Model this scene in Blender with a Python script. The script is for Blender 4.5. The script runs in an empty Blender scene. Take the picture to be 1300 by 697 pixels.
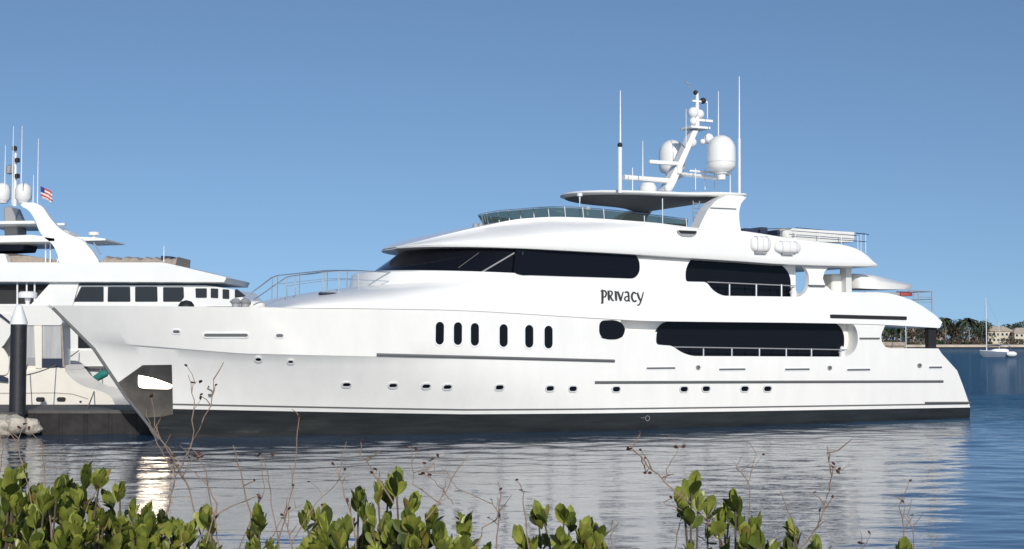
import bpy, bmesh, math, random
from mathutils import Vector, Matrix
from mathutils.geometry import tessellate_polygon
random.seed(7)
R = math.radians
S = bpy.context.scene
col = S.collection
# ------------------------------------------------------------------ camera, sky, sun, exposure
F, CX, CY, EYE, HOR = 1800., 650., 348.5, 4.0, 432.
PIT = math.atan((HOR - CY) / F)
cp_, sp_ = math.cos(PIT), math.sin(PIT)
cam = bpy.data.cameras.new('camera'); cam.lens = 36 * F / 1300; cam.sensor_width = 36
cam.clip_start = .1; cam.clip_end = 20000
camo = bpy.data.objects.new('camera', cam); col.objects.link(camo)
camo.location = (0, 0, EYE); camo.rotation_euler = (R(90) + PIT, 0, 0)
S.camera = camo
SUN_D = Vector((.18, -.86, .42)).normalized()
SUN_EL = math.asin(SUN_D.z); SUN_ROT = math.atan2(SUN_D.x, SUN_D.y)
wd = bpy.data.worlds.new('World'); S.world = wd; wd.use_nodes = True
wt = wd.node_tree; bg = wt.nodes['Background']
sky = wt.nodes.new('ShaderNodeTexSky'); sky.sky_type = 'NISHITA'; sky.sun_disc = False
sky.sun_elevation = SUN_EL; sky.sun_rotation = SUN_ROT; sky.altitude = 0
sky.air_density = 1.0; sky.dust_density = .9; sky.ozone_density = 1.6
tcw = wt.nodes.new('ShaderNodeTexCoord'); sx_ = wt.nodes.new('ShaderNodeSeparateXYZ'); cx_ = wt.nodes.new('ShaderNodeCombineXYZ'); mz_ = wt.nodes.new('ShaderNodeMath')
mz_.operation = 'MULTIPLY_ADD'; mz_.inputs[1].default_value = 1.15; mz_.inputs[2].default_value = .15      # clear dry air: lift the view out of the thick horizon layer
nz_ = wt.nodes.new('ShaderNodeVectorMath'); nz_.operation = 'NORMALIZE'
wt.links.new(tcw.outputs['Generated'], sx_.inputs[0]); wt.links.new(sx_.outputs[0], cx_.inputs[0]); wt.links.new(sx_.outputs[1], cx_.inputs[1])
wt.links.new(sx_.outputs[2], mz_.inputs[0]); wt.links.new(mz_.outputs[0], cx_.inputs[2]); wt.links.new(cx_.outputs[0], nz_.inputs[0]); wt.links.new(nz_.outputs[0], sky.inputs[0])
tn_ = wt.nodes.new('ShaderNodeVectorMath'); tn_.operation = 'MULTIPLY'; tn_.inputs[1].default_value = (.86, .99, 1.10)
wt.links.new(sky.outputs[0], tn_.inputs[0]); wt.links.new(tn_.outputs[0], bg.inputs[0]); bg.inputs[1].default_value = .105
sl = bpy.data.lights.new('sun', 'SUN'); sl.energy = 3.25; sl.angle = R(.5); sl.color = (1, .95, .87)
slo = bpy.data.objects.new('sun', sl); col.objects.link(slo)
slo.rotation_euler = SUN_D.to_track_quat('Z', 'Y').to_euler()
S.view_settings.view_transform = 'Standard'; S.view_settings.look = 'None'
S.view_settings.exposure = 0.0; S.view_settings.gamma = 1

# ------------------------------------------------------------------ pixel of the photograph -> ray
def ray(px, py):
    x = (px - CX) / F; y = (CY - py) / F
    return Vector((x, cp_ - y * sp_, sp_ + y * cp_))
CAM = Vector((0, 0, EYE))
def at_z(px, py, z=0.):
    d = ray(px, py); return CAM + d * ((z - EYE) / d.z)
def at_y(px, py, Y):
    d = ray(px, py); return CAM + d * (Y / d.y)
# frame of the big yacht: a = aft direction, p = port direction (towards us)
_A, _B = at_z(600, 552), at_z(1233, 531)
AX = (_B - _A); AX.z = 0; AX.normalize(); PT = Vector((AX.y, -AX.x, 0))
ORG = _A - PT * 4.6
def loc(px, py, p):
    d = ray(px, py); t = (PT.dot(ORG - CAM) + p) / PT.dot(d); w = CAM + d * t - ORG
    return w.dot(AX), w.z
ORG = ORG + AX * loc(65, 388, 0)[0]
YANG = math.atan2(AX.y, AX.x)
def lerp(a, b, t): return a + (b - a) * t
def interp(tab, x):
    if x <= tab[0][0]: return tab[0][1]
    for (x0, y0), (x1, y1) in zip(tab, tab[1:]):
        if x <= x1: return y0 + (y1 - y0) * (x - x0) / (x1 - x0)
    return tab[-1][1]
def smooth(tab, x):
    if x <= tab[0][0]: return tab[0][1]
    if x >= tab[-1][0]: return tab[-1][1]
    for i in range(len(tab) - 1):
        if x <= tab[i + 1][0]:
            x0, y0 = tab[i]; x1, y1 = tab[i + 1]; h = x1 - x0
            def sl(j):
                if j <= 0 or j >= len(tab) - 1: return 0 if j <= 0 and False else ((tab[min(j + 1, len(tab) - 1)][1] - tab[max(j - 1, 0)][1]) / (tab[min(j + 1, len(tab) - 1)][0] - tab[max(j - 1, 0)][0]))
                a_ = (tab[j][1] - tab[j - 1][1]) / (tab[j][0] - tab[j - 1][0]); b_ = (tab[j + 1][1] - tab[j][1]) / (tab[j + 1][0] - tab[j][0])
                return 0 if a_ * b_ <= 0 else 2 * a_ * b_ / (a_ + b_)
            t = (x - x0) / h
            return (2*t**3 - 3*t**2 + 1) * y0 + (t**3 - 2*t**2 + t) * h * sl(i) + (-2*t**3 + 3*t**2) * y1 + (t**3 - t**2) * h * sl(i + 1)

# ------------------------------------------------------------------ materials
def mat(name, colr, rough=.5, metal=0., var=0., scale=4., bump=0., bscale=40., spec=.5, coat=0., island=False, stretch=None):
    m = bpy.data.materials.new(name); m.use_nodes = True
    t = m.node_tree; b = t.nodes['Principled BSDF']
    b.inputs['Base Color'].default_value = (*colr, 1); b.inputs['Roughness'].default_value = rough
    b.inputs['Metallic'].default_value = metal; b.inputs['Specular IOR Level'].default_value = spec
    b.inputs['Coat Weight'].default_value = coat; b.inputs['Coat Roughness'].default_value = .08
    tc = t.nodes.new('ShaderNodeTexCoord'); src = tc.outputs['Object']
    if stretch:
        mp = t.nodes.new('ShaderNodeMapping'); mp.inputs['Scale'].default_value = stretch
        t.links.new(src, mp.inputs[0]); src = mp.outputs[0]
    if var:
        n = t.nodes.new('ShaderNodeTexNoise'); n.inputs['Scale'].default_value = scale; n.inputs['Detail'].default_value = 5
        n.inputs['Roughness'].default_value = .6
        t.links.new(src, n.inputs['Vector'])
        r = t.nodes.new('ShaderNodeMapRange'); r.inputs[1].default_value = .3; r.inputs[2].default_value = .7
        r.inputs[3].default_value = 1 - var; r.inputs[4].default_value = 1 + var
        t.links.new(n.outputs[0], r.inputs[0])
        fac = r.outputs[0]
        if island:
            g = t.nodes.new('ShaderNodeNewGeometry')
            r2 = t.nodes.new('ShaderNodeMapRange'); r2.inputs[3].default_value = 1 - var; r2.inputs[4].default_value = 1 + var
            t.links.new(g.outputs['Random Per Island'], r2.inputs[0])
            mm = t.nodes.new('ShaderNodeMath'); mm.operation = 'MULTIPLY'
            t.links.new(fac, mm.inputs[0]); t.links.new(r2.outputs[0], mm.inputs[1]); fac = mm.outputs[0]
        mx = t.nodes.new('ShaderNodeVectorMath'); mx.operation = 'SCALE'; mx.inputs[0].default_value = colr
        t.links.new(fac, mx.inputs['Scale']); t.links.new(mx.outputs[0], b.inputs['Base Color'])
    if bump:
        n2 = t.nodes.new('ShaderNodeTexNoise'); n2.inputs['Scale'].default_value = bscale; n2.inputs['Detail'].default_value = 4
        t.links.new(src, n2.inputs['Vector'])
        bp = t.nodes.new('ShaderNodeBump'); bp.inputs['Strength'].default_value = 1; bp.inputs['Distance'].default_value = bump
        t.links.new(n2.outputs[0], bp.inputs['Height']); t.links.new(bp.outputs[0], b.inputs['Normal'])
    return m
M = {}
M['white'] = mat('white_gelcoat', (.82, .81, .785), .28, var=.02, scale=.5, coat=.3)
M['hullwhite'] = mat('hull_gelcoat', (.80, .785, .75), .24, var=.035, scale=1.1, coat=.35, bump=.010, bscale=.45, stretch=(1.2, 1.2, .35))
M['trim'] = mat('white_trim', (.8, .8, .8), .35)
M['boot'] = mat('boot_paint', (.020, .022, .022), .3, var=.35, scale=1.5, bump=.01, bscale=1.2, stretch=(.4, .4, 3))
M['glass'] = mat('tinted_glass', (.006, .007, .011), .07, spec=.13)
M['glass2'] = mat('grey_glass', (.02, .022, .026), .12, spec=.4)
M['rail'] = mat('rubbing_strip', (.16, .16, .16), .4, metal=.3)
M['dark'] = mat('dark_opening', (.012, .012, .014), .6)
M['pin'] = mat('pinstripe', (.12, .12, .12), .4)
M['steel'] = mat('stainless_tube', (.62, .63, .65), .22, metal=1)
M['mirror'] = mat('polished_plate', (.34, .29, .23), .36, metal=1, var=.2, scale=2, bump=.004, bscale=3)
M['soft'] = mat('white_canvas', (.72, .71, .68), .8, bump=.02, bscale=3)
M['greyc'] = mat('grey_fitting', (.3, .3, .31), .5)
M['tan'] = mat('tan_cushion', (.33, .28, .24), .8, bump=.02, bscale=5, var=.2)
M['navy'] = mat('navy_cloth', (.02, .03, .06), .8)
M['red'] = mat('red_cloth', (.30, .05, .05), .7)
M['cream'] = mat('cream_gelcoat', (.80, .75, .66), .35, var=.04, scale=1.2)
M['creamc'] = mat('clear_vinyl_curtain', (.42, .42, .42), .35, var=.15, scale=1.5, stretch=(4, 1, .3))
M['pile'] = mat('black_pile', (.02, .02, .025), .5, var=.3, scale=3, bump=.01, bscale=6)
M['dock'] = mat('weathered_dock', (.022, .02, .02), .85, var=.5, scale=1.6, bump=.03, bscale=4)
M['docktop'] = mat('dock_deck', (.09, .085, .08), .8, var=.3, scale=2, bump=.01, bscale=12)
M['rock'] = mat('pale_rock', (.42, .38, .32), .9, var=.4, scale=2.5, bump=.08, bscale=5)
M['teal'] = mat('teal_canvas', (.01, .17, .15), .7)
M['purple'] = mat('maroon_stripe', (.12, .03, .06), .4)
M['rope'] = mat('rope', (.2, .18, .15), .9)
M['amber'] = mat('letter_grey', (.035, .035, .035), .4)
M['wallgrey'] = mat('house_side', (.62, .62, .62), .4)
M['sand'] = mat('seawall_stone', (.55, .47, .38), .9, var=.2, scale=.2)
M['land'] = mat('land', (.09, .10, .05), .95, var=.3, scale=.1)
M['bank'] = mat('bank_soil', (.10, .085, .06), .95, var=.4, scale=3, bump=.03, bscale=8)
M['bark'] = mat('grey_bark', (.16, .12, .09), .9, var=.3, scale=10)
M['palmbark'] = mat('palm_trunk', (.3, .25, .2), .9, var=.2, scale=1)
M['twig'] = mat('reddish_twig', (.12, .085, .06), .85, var=.35, scale=9)
M['ptwig'] = mat('pale_dry_twig', (.26, .18, .13), .85, var=.3, scale=9)
M['bud'] = mat('dried_flower', (.06, .025, .02), .9, var=.4, scale=20)
M['farleaf'] = mat('evergreen_leaves', (.050, .068, .035), .8, var=.45, scale=.25, island=True)
M['farleaf2'] = mat('brownish_leaves', (.125, .095, .065), .85, var=.4, scale=.25, island=True)
M['housec'] = mat('cream_stucco', (.62, .54, .42), .85, var=.08, scale=.3)
M['housep'] = mat('pink_stucco', (.5, .33, .27), .85, var=.08, scale=.3)
M['tile'] = mat('roof_tile', (.5, .42, .33), .85, var=.2, scale=.8)
M['solar'] = mat('blue_grey_hull', (.20, .24, .30), .4)
def leafmat(name, c1, c2):
    m = mat(name, c1, .38, spec=.5)
    t = m.node_tree; b = t.nodes['Principled BSDF']
    g = t.nodes.new('ShaderNodeNewGeometry'); cr = t.nodes.new('ShaderNodeValToRGB')
    cr.color_ramp.elements[0].color = (*c1, 1); cr.color_ramp.elements[1].color = (*c2, 1)
    e = cr.color_ramp.elements.new(.93); e.color = (*c2, 1)
    cr.color_ramp.elements[0].color = (.012, .018, .008, 1); e = cr.color_ramp.elements.new(.16); e.color = (*c1, 1)  # near-black first stop paints shade into a share of the leaves
    cr.color_ramp.elements[-1].color = (.30, .20, .06, 1)
    t.links.new(g.outputs['Random Per Island'], cr.inputs[0])
    tc = t.nodes.new('ShaderNodeTexCoord'); n = t.nodes.new('ShaderNodeTexNoise'); n.inputs['Scale'].default_value = 22; n.inputs['Detail'].default_value = 5
    t.links.new(tc.outputs['Object'], n.inputs[0])
    r = t.nodes.new('ShaderNodeMapRange'); r.inputs[1].default_value = .3; r.inputs[2].default_value = .7; r.inputs[3].default_value = .6; r.inputs[4].default_value = 1.35
    t.links.new(n.outputs[0], r.inputs[0])
    sc = t.nodes.new('ShaderNodeVectorMath'); sc.operation = 'SCALE'
    t.links.new(cr.outputs[0], sc.inputs[0]); t.links.new(r.outputs[0], sc.inputs['Scale'])
    t.links.new(sc.outputs[0], b.inputs['Base Color'])
    tr = t.nodes.new('ShaderNodeBsdfTranslucent'); t.links.new(sc.outputs[0], tr.inputs[0])
    mx = t.nodes.new('ShaderNodeMixShader'); mx.inputs[0].default_value = .22
    o = t.nodes['Material Output']
    t.links.new(b.outputs[0], mx.inputs[1]); t.links.new(tr.outputs[0], mx.inputs[2]); t.links.new(mx.outputs[0], o.inputs[0])
    return m
M['leaf'] = leafmat('shrub_leaves', (.100, .135, .024), (.32, .35, .065))
def glassmat(name, c, f=.25):
    m = bpy.data.materials.new(name); m.use_nodes = True; t = m.node_tree
    b = t.nodes['Principled BSDF']; b.inputs['Base Color'].default_value = (c[0]*.2, c[1]*.2, c[2]*.2, 1); b.inputs['Roughness'].default_value = .1
    tr = t.nodes.new('ShaderNodeBsdfTransparent'); tr.inputs[0].default_value = (*c, 1)
    mx = t.nodes.new('ShaderNodeMixShader'); mx.inputs[0].default_value = f
    t.links.new(tr.outputs[0], mx.inputs[1]); t.links.new(b.outputs[0], mx.inputs[2]); t.links.new(mx.outputs[0], t.nodes['Material Output'].inputs[0])
    return m
M['green'] = glassmat('green_tinted_screen', (.60, .68, .64), .30)

# ------------------------------------------------------------------ mesh helpers
def tag(o, label=None, cat=None, group=None, kind=None):
    if label: o['label'] = label
    if cat: o['category'] = cat
    if group: o['group'] = group
    if kind: o['kind'] = kind
    return o
def empty(name, location, rz=0, label=None, cat=None, group=None):
    o = bpy.data.objects.new(name, None); col.objects.link(o); o.empty_display_size = .3
    o.location = location; o.rotation_euler = (0, 0, rz); return tag(o, label, cat, group)
def copy_tree(o, parent=None):
    c = o.copy(); col.objects.link(c); c.parent = parent
    for ch in [x for x in bpy.data.objects if x.parent == o]: copy_tree(ch, c)
    return c
class MB:
    def __init__(s, flip=False): s.v = []; s.f = []; s.flip = flip
    def add(s, vs, fs):
        n = len(s.v); s.v += [tuple(v) for v in vs]; s.f += [tuple(i + n for i in f) for f in fs]; return s
    def box(s, x0, x1, y0, y1, z0, z1):
        return s.add([(x0,y0,z0),(x1,y0,z0),(x1,y1,z0),(x0,y1,z0),(x0,y0,z1),(x1,y0,z1),(x1,y1,z1),(x0,y1,z1)],
                     [(0,1,2,3),(4,5,6,7),(0,1,5,4),(1,2,6,5),(2,3,7,6),(3,0,4,7)])
    def loft(s, secs, cap=True, closed=True):
        n = len(secs[0]); vs = [p for q in secs for p in q]; fs = []
        for i in range(len(secs) - 1):
            for j in range(n if closed else n - 1):
                k = (j + 1) % n; fs.append((i*n + j, i*n + k, (i+1)*n + k, (i+1)*n + j))
        if cap: fs += [tuple(range(n)), tuple(range((len(secs)-1)*n, len(secs)*n))]
        return s.add(vs, fs)
    def tube(s, pts, r, seg=6, r1=None):
        pts = [Vector(p) for p in pts]; secs = []
        for i, p in enumerate(pts):
            d = (pts[min(i+1, len(pts)-1)] - pts[max(i-1, 0)])
            if d.length < 1e-9: d = Vector((0, 0, 1))
            d.normalize()
            a = d.cross(Vector((0, 0, 1)) if abs(d.z) < .9 else Vector((1, 0, 0))).normalized(); b = d.cross(a)
            rr = r if r1 is None else lerp(r, r1, i / (len(pts)-1))
            secs.append([p + (a*math.cos(t*2*math.pi/seg) + b*math.sin(t*2*math.pi/seg))*rr for t in range(seg)])
        return s.loft(secs)
    def lathe(s, prof, c=(0, 0, 0), seg=20, sx=1, sy=1):
        secs = [[(c[0] + r*sx*math.cos(2*math.pi*k/seg), c[1] + r*sy*math.sin(2*math.pi*k/seg), c[2] + z) for k in range(seg)] for r, z in prof]
        return s.loft(secs)
    def prism(s, fn, poly, d0, d1, holes=()):
        # poly in 2D; fn(a, b, d) -> 3D point
        loops = [list(poly)] + [list(h) for h in holes]
        tri = tessellate_polygon([[Vector((x, y, 0)) for x, y in l] for l in loops])
        flat = [q for l in loops for q in l]; n = len(flat)
        vs = [fn(a, b, d0) for a, b in flat] + [fn(a, b, d1) for a, b in flat]
        fs = [tuple(t) for t in tri] + [tuple(i + n for i in t) for t in tri]; o = 0
        for l in loops:
            m = len(l)
            for i in range(m):
                j = (i + 1) % m; fs.append((o+i, o+j, o+j+n, o+i+n))
            o += m
        return s.add(vs, fs)
    def mesh(s, name):
        me = bpy.data.meshes.new(name); vs = [(x, -y, z) for x, y, z in s.v] if s.flip else s.v
        me.from_pydata(vs, [], s.f); bm = bmesh.new(); bm.from_mesh(me)
        bmesh.ops.remove_doubles(bm, verts=bm.verts, dist=1e-5)
        bmesh.ops.recalc_face_normals(bm, faces=bm.faces); bm.to_mesh(me); bm.free(); return me
    def build(s, name, m, parent=None, smooth_angle=35, bevel=0, label=None, normals=True):
        me = s.mesh(name) if normals else None
        if me is None:
            me = bpy.data.meshes.new(name); me.from_pydata(s.v, [], s.f)
        me.materials.append(m)
        o = bpy.data.objects.new(name, me); col.objects.link(o); o.parent = parent
        shade(o, smooth_angle)
        if bevel:
            b = o.modifiers.new('bevel', 'BEVEL'); b.width = bevel; b.segments = 2; b.limit_method = 'ANGLE'; b.angle_limit = R(40)
        if label: o['label'] = label
        return o
def shade(o, ang):
    if ang:
        o.data.polygons.foreach_set('use_smooth', [True] * len(o.data.polygons))
        o.data.set_sharp_from_angle(angle=R(ang))
def cut(o, mbs, mats=None):
    for k in mbs:
        me = k.mesh('cutter'); c = bpy.data.objects.new('cutter', me); col.objects.link(c); c.parent = o.parent
        m = o.modifiers.new('b', 'BOOLEAN'); m.operation = 'DIFFERENCE'; m.solver = 'EXACT'; m.object = c
        bpy.context.view_layer.update()
        ev = o.evaluated_get(bpy.context.evaluated_depsgraph_get()); nm = bpy.data.meshes.new_from_object(ev)
        o.modifiers.clear(); old = o.data; o.data = nm; nm.name = o.name
        bpy.data.meshes.remove(old); bpy.data.objects.remove(c)
    shade(o, 30)
def rrect(cx, cy, w, h, r, k=6):
    r = min(r, w/2 - 1e-4, h/2 - 1e-4); out = []
    for (sx, sy, a0) in ((1, 1, 0), (-1, 1, 90), (-1, -1, 180), (1, -1, 270)):
        for i in range(k + 1):
            a = R(a0 + 90*i/k); out.append((cx + sx*(w/2 - r) + r*math.cos(a), cy + sy*(h/2 - r) + r*math.sin(a)))
    return out
def round_poly(pts, r, k=5):
    out = []; n = len(pts)
    for i in range(n):
        p0 = Vector(pts[i-1]); p1 = Vector(pts[i]); p2 = Vector(pts[(i+1) % n]); rr = r[i] if isinstance(r, (list, tuple)) else r
        if rr <= 0: out.append(tuple(p1)); continue
        a = p1 + (p0 - p1).normalized()*min(rr, (p0-p1).length*.82); b = p1 + (p2 - p1).normalized()*min(rr, (p2-p1).length*.82)
        for j in range(k + 1):
            t = j/k; c1 = a.lerp(p1, .55); c2 = b.lerp(p1, .55); q = a*(1-t)**3 + c1*3*t*(1-t)**2 + c2*3*t*t*(1-t) + b*t**3; out.append((q.x, q.y))
    return out

# ------------------------------------------------------------------ water, banks, far land
def build_water():
    mb = MB(); mb.add([(-9000, -30, 0), (9000, -30, 0), (9000, 12000, 0), (-9000, 12000, 0)], [(0, 1, 2, 3)])
    m = bpy.data.materials.new('harbour_water'); m.use_nodes = True; t = m.node_tree; b = t.nodes['Principled BSDF']
    b.inputs['Base Color'].default_value = (.015, .045, .095, 1); b.inputs['Roughness'].default_value = .045; b.inputs['Specular IOR Level'].default_value = .5
    tc = t.nodes.new('ShaderNodeTexCoord')
    sep = t.nodes.new('ShaderNodeSeparateXYZ'); t.links.new(tc.outputs['Object'], sep.inputs[0])
    big = t.nodes.new('ShaderNodeTexNoise'); big.inputs['Scale'].default_value = .06; t.links.new(tc.outputs['Object'], big.inputs[0])
    ad = t.nodes.new('ShaderNodeMath'); ad.operation = 'MULTIPLY_ADD'; ad.inputs[1].default_value = 30; t.links.new(big.outputs[0], ad.inputs[0])
    xr = t.nodes.new('ShaderNodeMapRange'); xr.inputs[1].default_value = 14; xr.inputs[2].default_value = 60; xr.inputs[3].default_value = 0; xr.inputs[4].default_value = 75; t.links.new(sep.outputs[0], xr.inputs[0])
    sm_ = t.nodes.new('ShaderNodeMath'); sm_.operation = 'ADD'; t.links.new(sep.outputs[1], sm_.inputs[0]); t.links.new(xr.outputs[0], sm_.inputs[1]); t.links.new(sm_.outputs[0], ad.inputs[2])
    nr = t.nodes.new('ShaderNodeMapRange'); nr.inputs[1].default_value = 34; nr.inputs[2].default_value = 56; nr.inputs[3].default_value = .25; nr.inputs[4].default_value = .35; t.links.new(sep.outputs[1], nr.inputs[0])
    lee = t.nodes.new('ShaderNodeMapRange'); lee.inputs[1].default_value = 80; lee.inputs[2].default_value = 125; lee.inputs[3].default_value = 0; lee.inputs[4].default_value = 1
    t.links.new(ad.outputs[0], lee.inputs[0]); wind = lee
    lee = t.nodes.new('ShaderNodeMix'); lee.inputs[3].default_value = 3.0; t.links.new(wind.outputs[0], lee.inputs[0]); t.links.new(nr.outputs[0], lee.inputs[2])
    prev = None
    for sx, sy, rot, scale, dist in ((1, 2.2, 12, .35, .075), (1, 2.6, -10, 1.1, .036), (1, 1.8, 5, 3.2, .012), (1, 2.4, -4, 9.0, .0022)):
        mp = t.nodes.new('ShaderNodeMapping'); mp.inputs['Scale'].default_value = (sx, sy, 1); mp.inputs['Rotation'].default_value = (0, 0, R(rot))
        n = t.nodes.new('ShaderNodeTexNoise'); n.inputs['Scale'].default_value = scale; n.inputs['Detail'].default_value = 3; n.inputs['Roughness'].default_value = .5
        n.inputs['Distortion'].default_value = .6
        t.links.new(tc.outputs['Object'], mp.inputs[0]); t.links.new(mp.outputs[0], n.inputs[0])
        bp = t.nodes.new('ShaderNodeBump'); bp.inputs['Distance'].default_value = dist; bp.inputs['Strength'].default_value = 1
        t.links.new(n.outputs[0], bp.inputs['Height'])
        ml = t.nodes.new('ShaderNodeMath'); ml.operation = 'MULTIPLY'; ml.inputs[1].default_value = dist; t.links.new(lee.outputs[0], ml.inputs[0]); t.links.new(ml.outputs[0], bp.inputs['Distance'])
        if prev: t.links.new(prev.outputs[0], bp.inputs['Normal'])
        prev = bp
    t.links.new(prev.outputs[0], b.inputs['Normal'])
    io = t.nodes.new('ShaderNodeMapRange'); io.inputs[1].default_value = 0; io.inputs[2].default_value = 1; io.inputs[3].default_value = 3.4; io.inputs[4].default_value = 1.07
    t.links.new(wind.outputs[0], io.inputs[0]); t.links.new(io.outputs[0], b.inputs['IOR'])
    df = t.nodes.new('ShaderNodeBsdfDiffuse'); df.inputs[0].default_value = (.035, .115, .21, 1)
    wf = t.nodes.new('ShaderNodeMath'); wf.operation = 'MULTIPLY'; wf.inputs[1].default_value = .72; t.links.new(wind.outputs[0], wf.inputs[0])
    ms = t.nodes.new('ShaderNodeMixShader'); t.links.new(wf.outputs[0], ms.inputs[0]); t.links.new(b.outputs[0], ms.inputs[1]); t.links.new(df.outputs[0], ms.inputs[2])
    t.links.new(ms.outputs[0], t.nodes['Material Output'].inputs[0])
    o = tag(mb.build('water', m, smooth_angle=0), kind='structure'); o.location.z = -.14
    # rippled harbour surface between the bank and the yachts: real wavelets
    import numpy as np
    rg = np.random.RandomState(5); NX, NY = 560, 520
    yy = 17 * (112/17)**(np.linspace(0, 1, NY)); ss = np.linspace(-.52, .52, NX)
    YY, SS = np.meshgrid(yy, ss, indexing='ij'); XX = SS*YY + SS*6; ZZ = np.zeros_like(XX)
    patch = .75 + .35*np.sin(XX*.11 + YY*.05 + 1) * np.sin(YY*.13 - XX*.03) + .2*np.sin(XX*.31 + 2)*np.sin(YY*.27)
    for k in range(64):
        lam = .4 * (3.4/.4)**rg.rand(); ang = rg.normal(0, .55); kx, ky = 2*np.pi/lam*np.sin(ang), 2*np.pi/lam*np.cos(ang)
        cell = YY*np.log(112/17)/NY; vis = np.clip((lam/cell - 2.5)/2, 0, 1)
        ZZ += vis*WAVE*np.sqrt(2/64)/(2*np.pi/lam)*np.sin(kx*XX + ky*YY + rg.rand()*6.28 + .5*np.sin(.4*XX + k))
    ZZ *= patch * (.85 + 1.0*np.clip((YY - 42)/12, 0, 1))
    edge = np.minimum(np.minimum((yy - 17)/3, (112 - yy)/8)[:, None], ((.52 - np.abs(SS))/.04)); edge = np.clip(edge, 0, 1)
    ZZ = ZZ*edge - .20*(1 - edge)
    me = bpy.data.meshes.new('water'); vs = np.stack([XX, YY, ZZ], -1).reshape(-1, 3)
    I = np.arange(NX*NY).reshape(NY, NX); fs = np.stack([I[:-1, :-1], I[:-1, 1:], I[1:, 1:], I[1:, :-1]], -1).reshape(-1, 4)
    me.vertices.add(len(vs)); me.vertices.foreach_set('co', vs.astype(np.float32).ravel())
    me.loops.add(fs.size); me.loops.foreach_set('vertex_index', fs.astype(np.int32).ravel())
    me.polygons.add(len(fs)); me.polygons.foreach_set('loop_start', (np.arange(len(fs))*4).astype(np.int32)); me.polygons.foreach_set('loop_total', np.full(len(fs), 4, np.int32))
    me.polygons.foreach_set('use_smooth', [True]*len(fs)); me.update(calc_edges=True); me.validate()
    me.materials.append(m); o = bpy.data.objects.new('water', me); col.objects.link(o); tag(o, kind='structure')
WAVE = .038
build_water()
def build_bank():
    mb = MB(); nx, ny = 70, 40; rnd = random.Random(3)
    ph = [(rnd.uniform(.3, 2), rnd.uniform(.3, 2), rnd.uniform(0, 6)) for _ in range(6)]
    def h(x, y):
        z = interp([(-40, 2.5), (5, 2.45), (8, 2.2), (13, .9), (17, -.4), (22, -1.4)], y)
        return z + sum(math.sin(x*a + y*b + c) for a, b, c in ph)*.035
    vs = [(lerp(-35, 35, i/nx), lerp(-25, 22, j/ny), h(lerp(-35, 35, i/nx), lerp(-25, 22, j/ny))) for j in range(ny+1) for i in range(nx+1)]
    fs = [(j*(nx+1)+i, j*(nx+1)+i+1, (j+1)*(nx+1)+i+1, (j+1)*(nx+1)+i) for j in range(ny) for i in range(nx)]
    mb.add(vs, fs); tag(mb.build('shore_bank', M['bank'], smooth_angle=60), kind='structure')
    return h
bank_h = build_bank()
def build_far_land():
    mb = MB(); rnd = random.Random(5)
    xs = [lerp(-700, 1300, i/80) for i in range(81)]
    ys = [727, 760, 900, 1500, 6000]; zz = [1.5, 2.0, 2.6, 4, 6]
    vs = [(x, y + (rnd.uniform(-.6, .6) if k == 0 else 0), z) for k, (y, z) in enumerate(zip(ys, zz)) for x in xs]; n = len(xs)
    fs = [(k*n+i, k*n+i+1, (k+1)*n+i+1, (k+1)*n+i) for k in range(4) for i in range(n-1)]
    mb.add(vs, fs); tag(mb.build('land', M['land']), kind='structure')
build_far_land()

# ================================================================== THE BIG YACHT
yacht = empty('motor_yacht', ORG, YANG, 'large white three-deck motor yacht with black waterline band, moored across the middle of the picture', 'yacht')
def Y(): return MB(flip=True)
SHEER = [(0, 5.39), (7.2, 5.33), (14.7, 5.29), (22.7, 4.98), (25.8, 4.87), (34, 4.84), (38, 4.80), (42.9, 4.62)]
STEM = [(-2, 7.5), (-1.2, 6.0), (-.17, 4.48), (.49, 3.98), (1.71, 3.01), (3.65, 1.72), (5.39, 0)]
UEND = [(-2, 42.5), (-.3, 44.3), (.02, 44.85), (.86, 44.85), (.90, 44.62), (1.25, 44.55), (2.47, 43.91), (3.56, 42.61), (5, 42.0)]
BOOT = [(0, 1.32), (3.9, 1.20), (16.5, .83), (30, .68), (44.9, .55)]
KNUCK = [(0, 4.15), (1.7, 3.92), (7, 3.45), (12, 3.32), (45, 3.3)]
def hullB(u, z):
    zk = interp(KNUCK, u); us = interp(STEM, z)
    v = min(1, max(0, z/zk)) if z < zk else 1
    vv = v**1.7
    t = max(0, min(1, (u - us) / lerp(20, 15.5, vv))); n = lerp(1.55, 2.3, vv)
    bmax = lerp(4.5, 4.6, min(1, v*1.5))
    b = bmax * (1 - (1 - t)**n)
    if z > zk:
        b += .10*(1 - t)*min(1, t*8)*1.0
    if z < 0: b *= lerp(1, .45, min(1, -z/1.6)**1.5)
    return b
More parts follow.
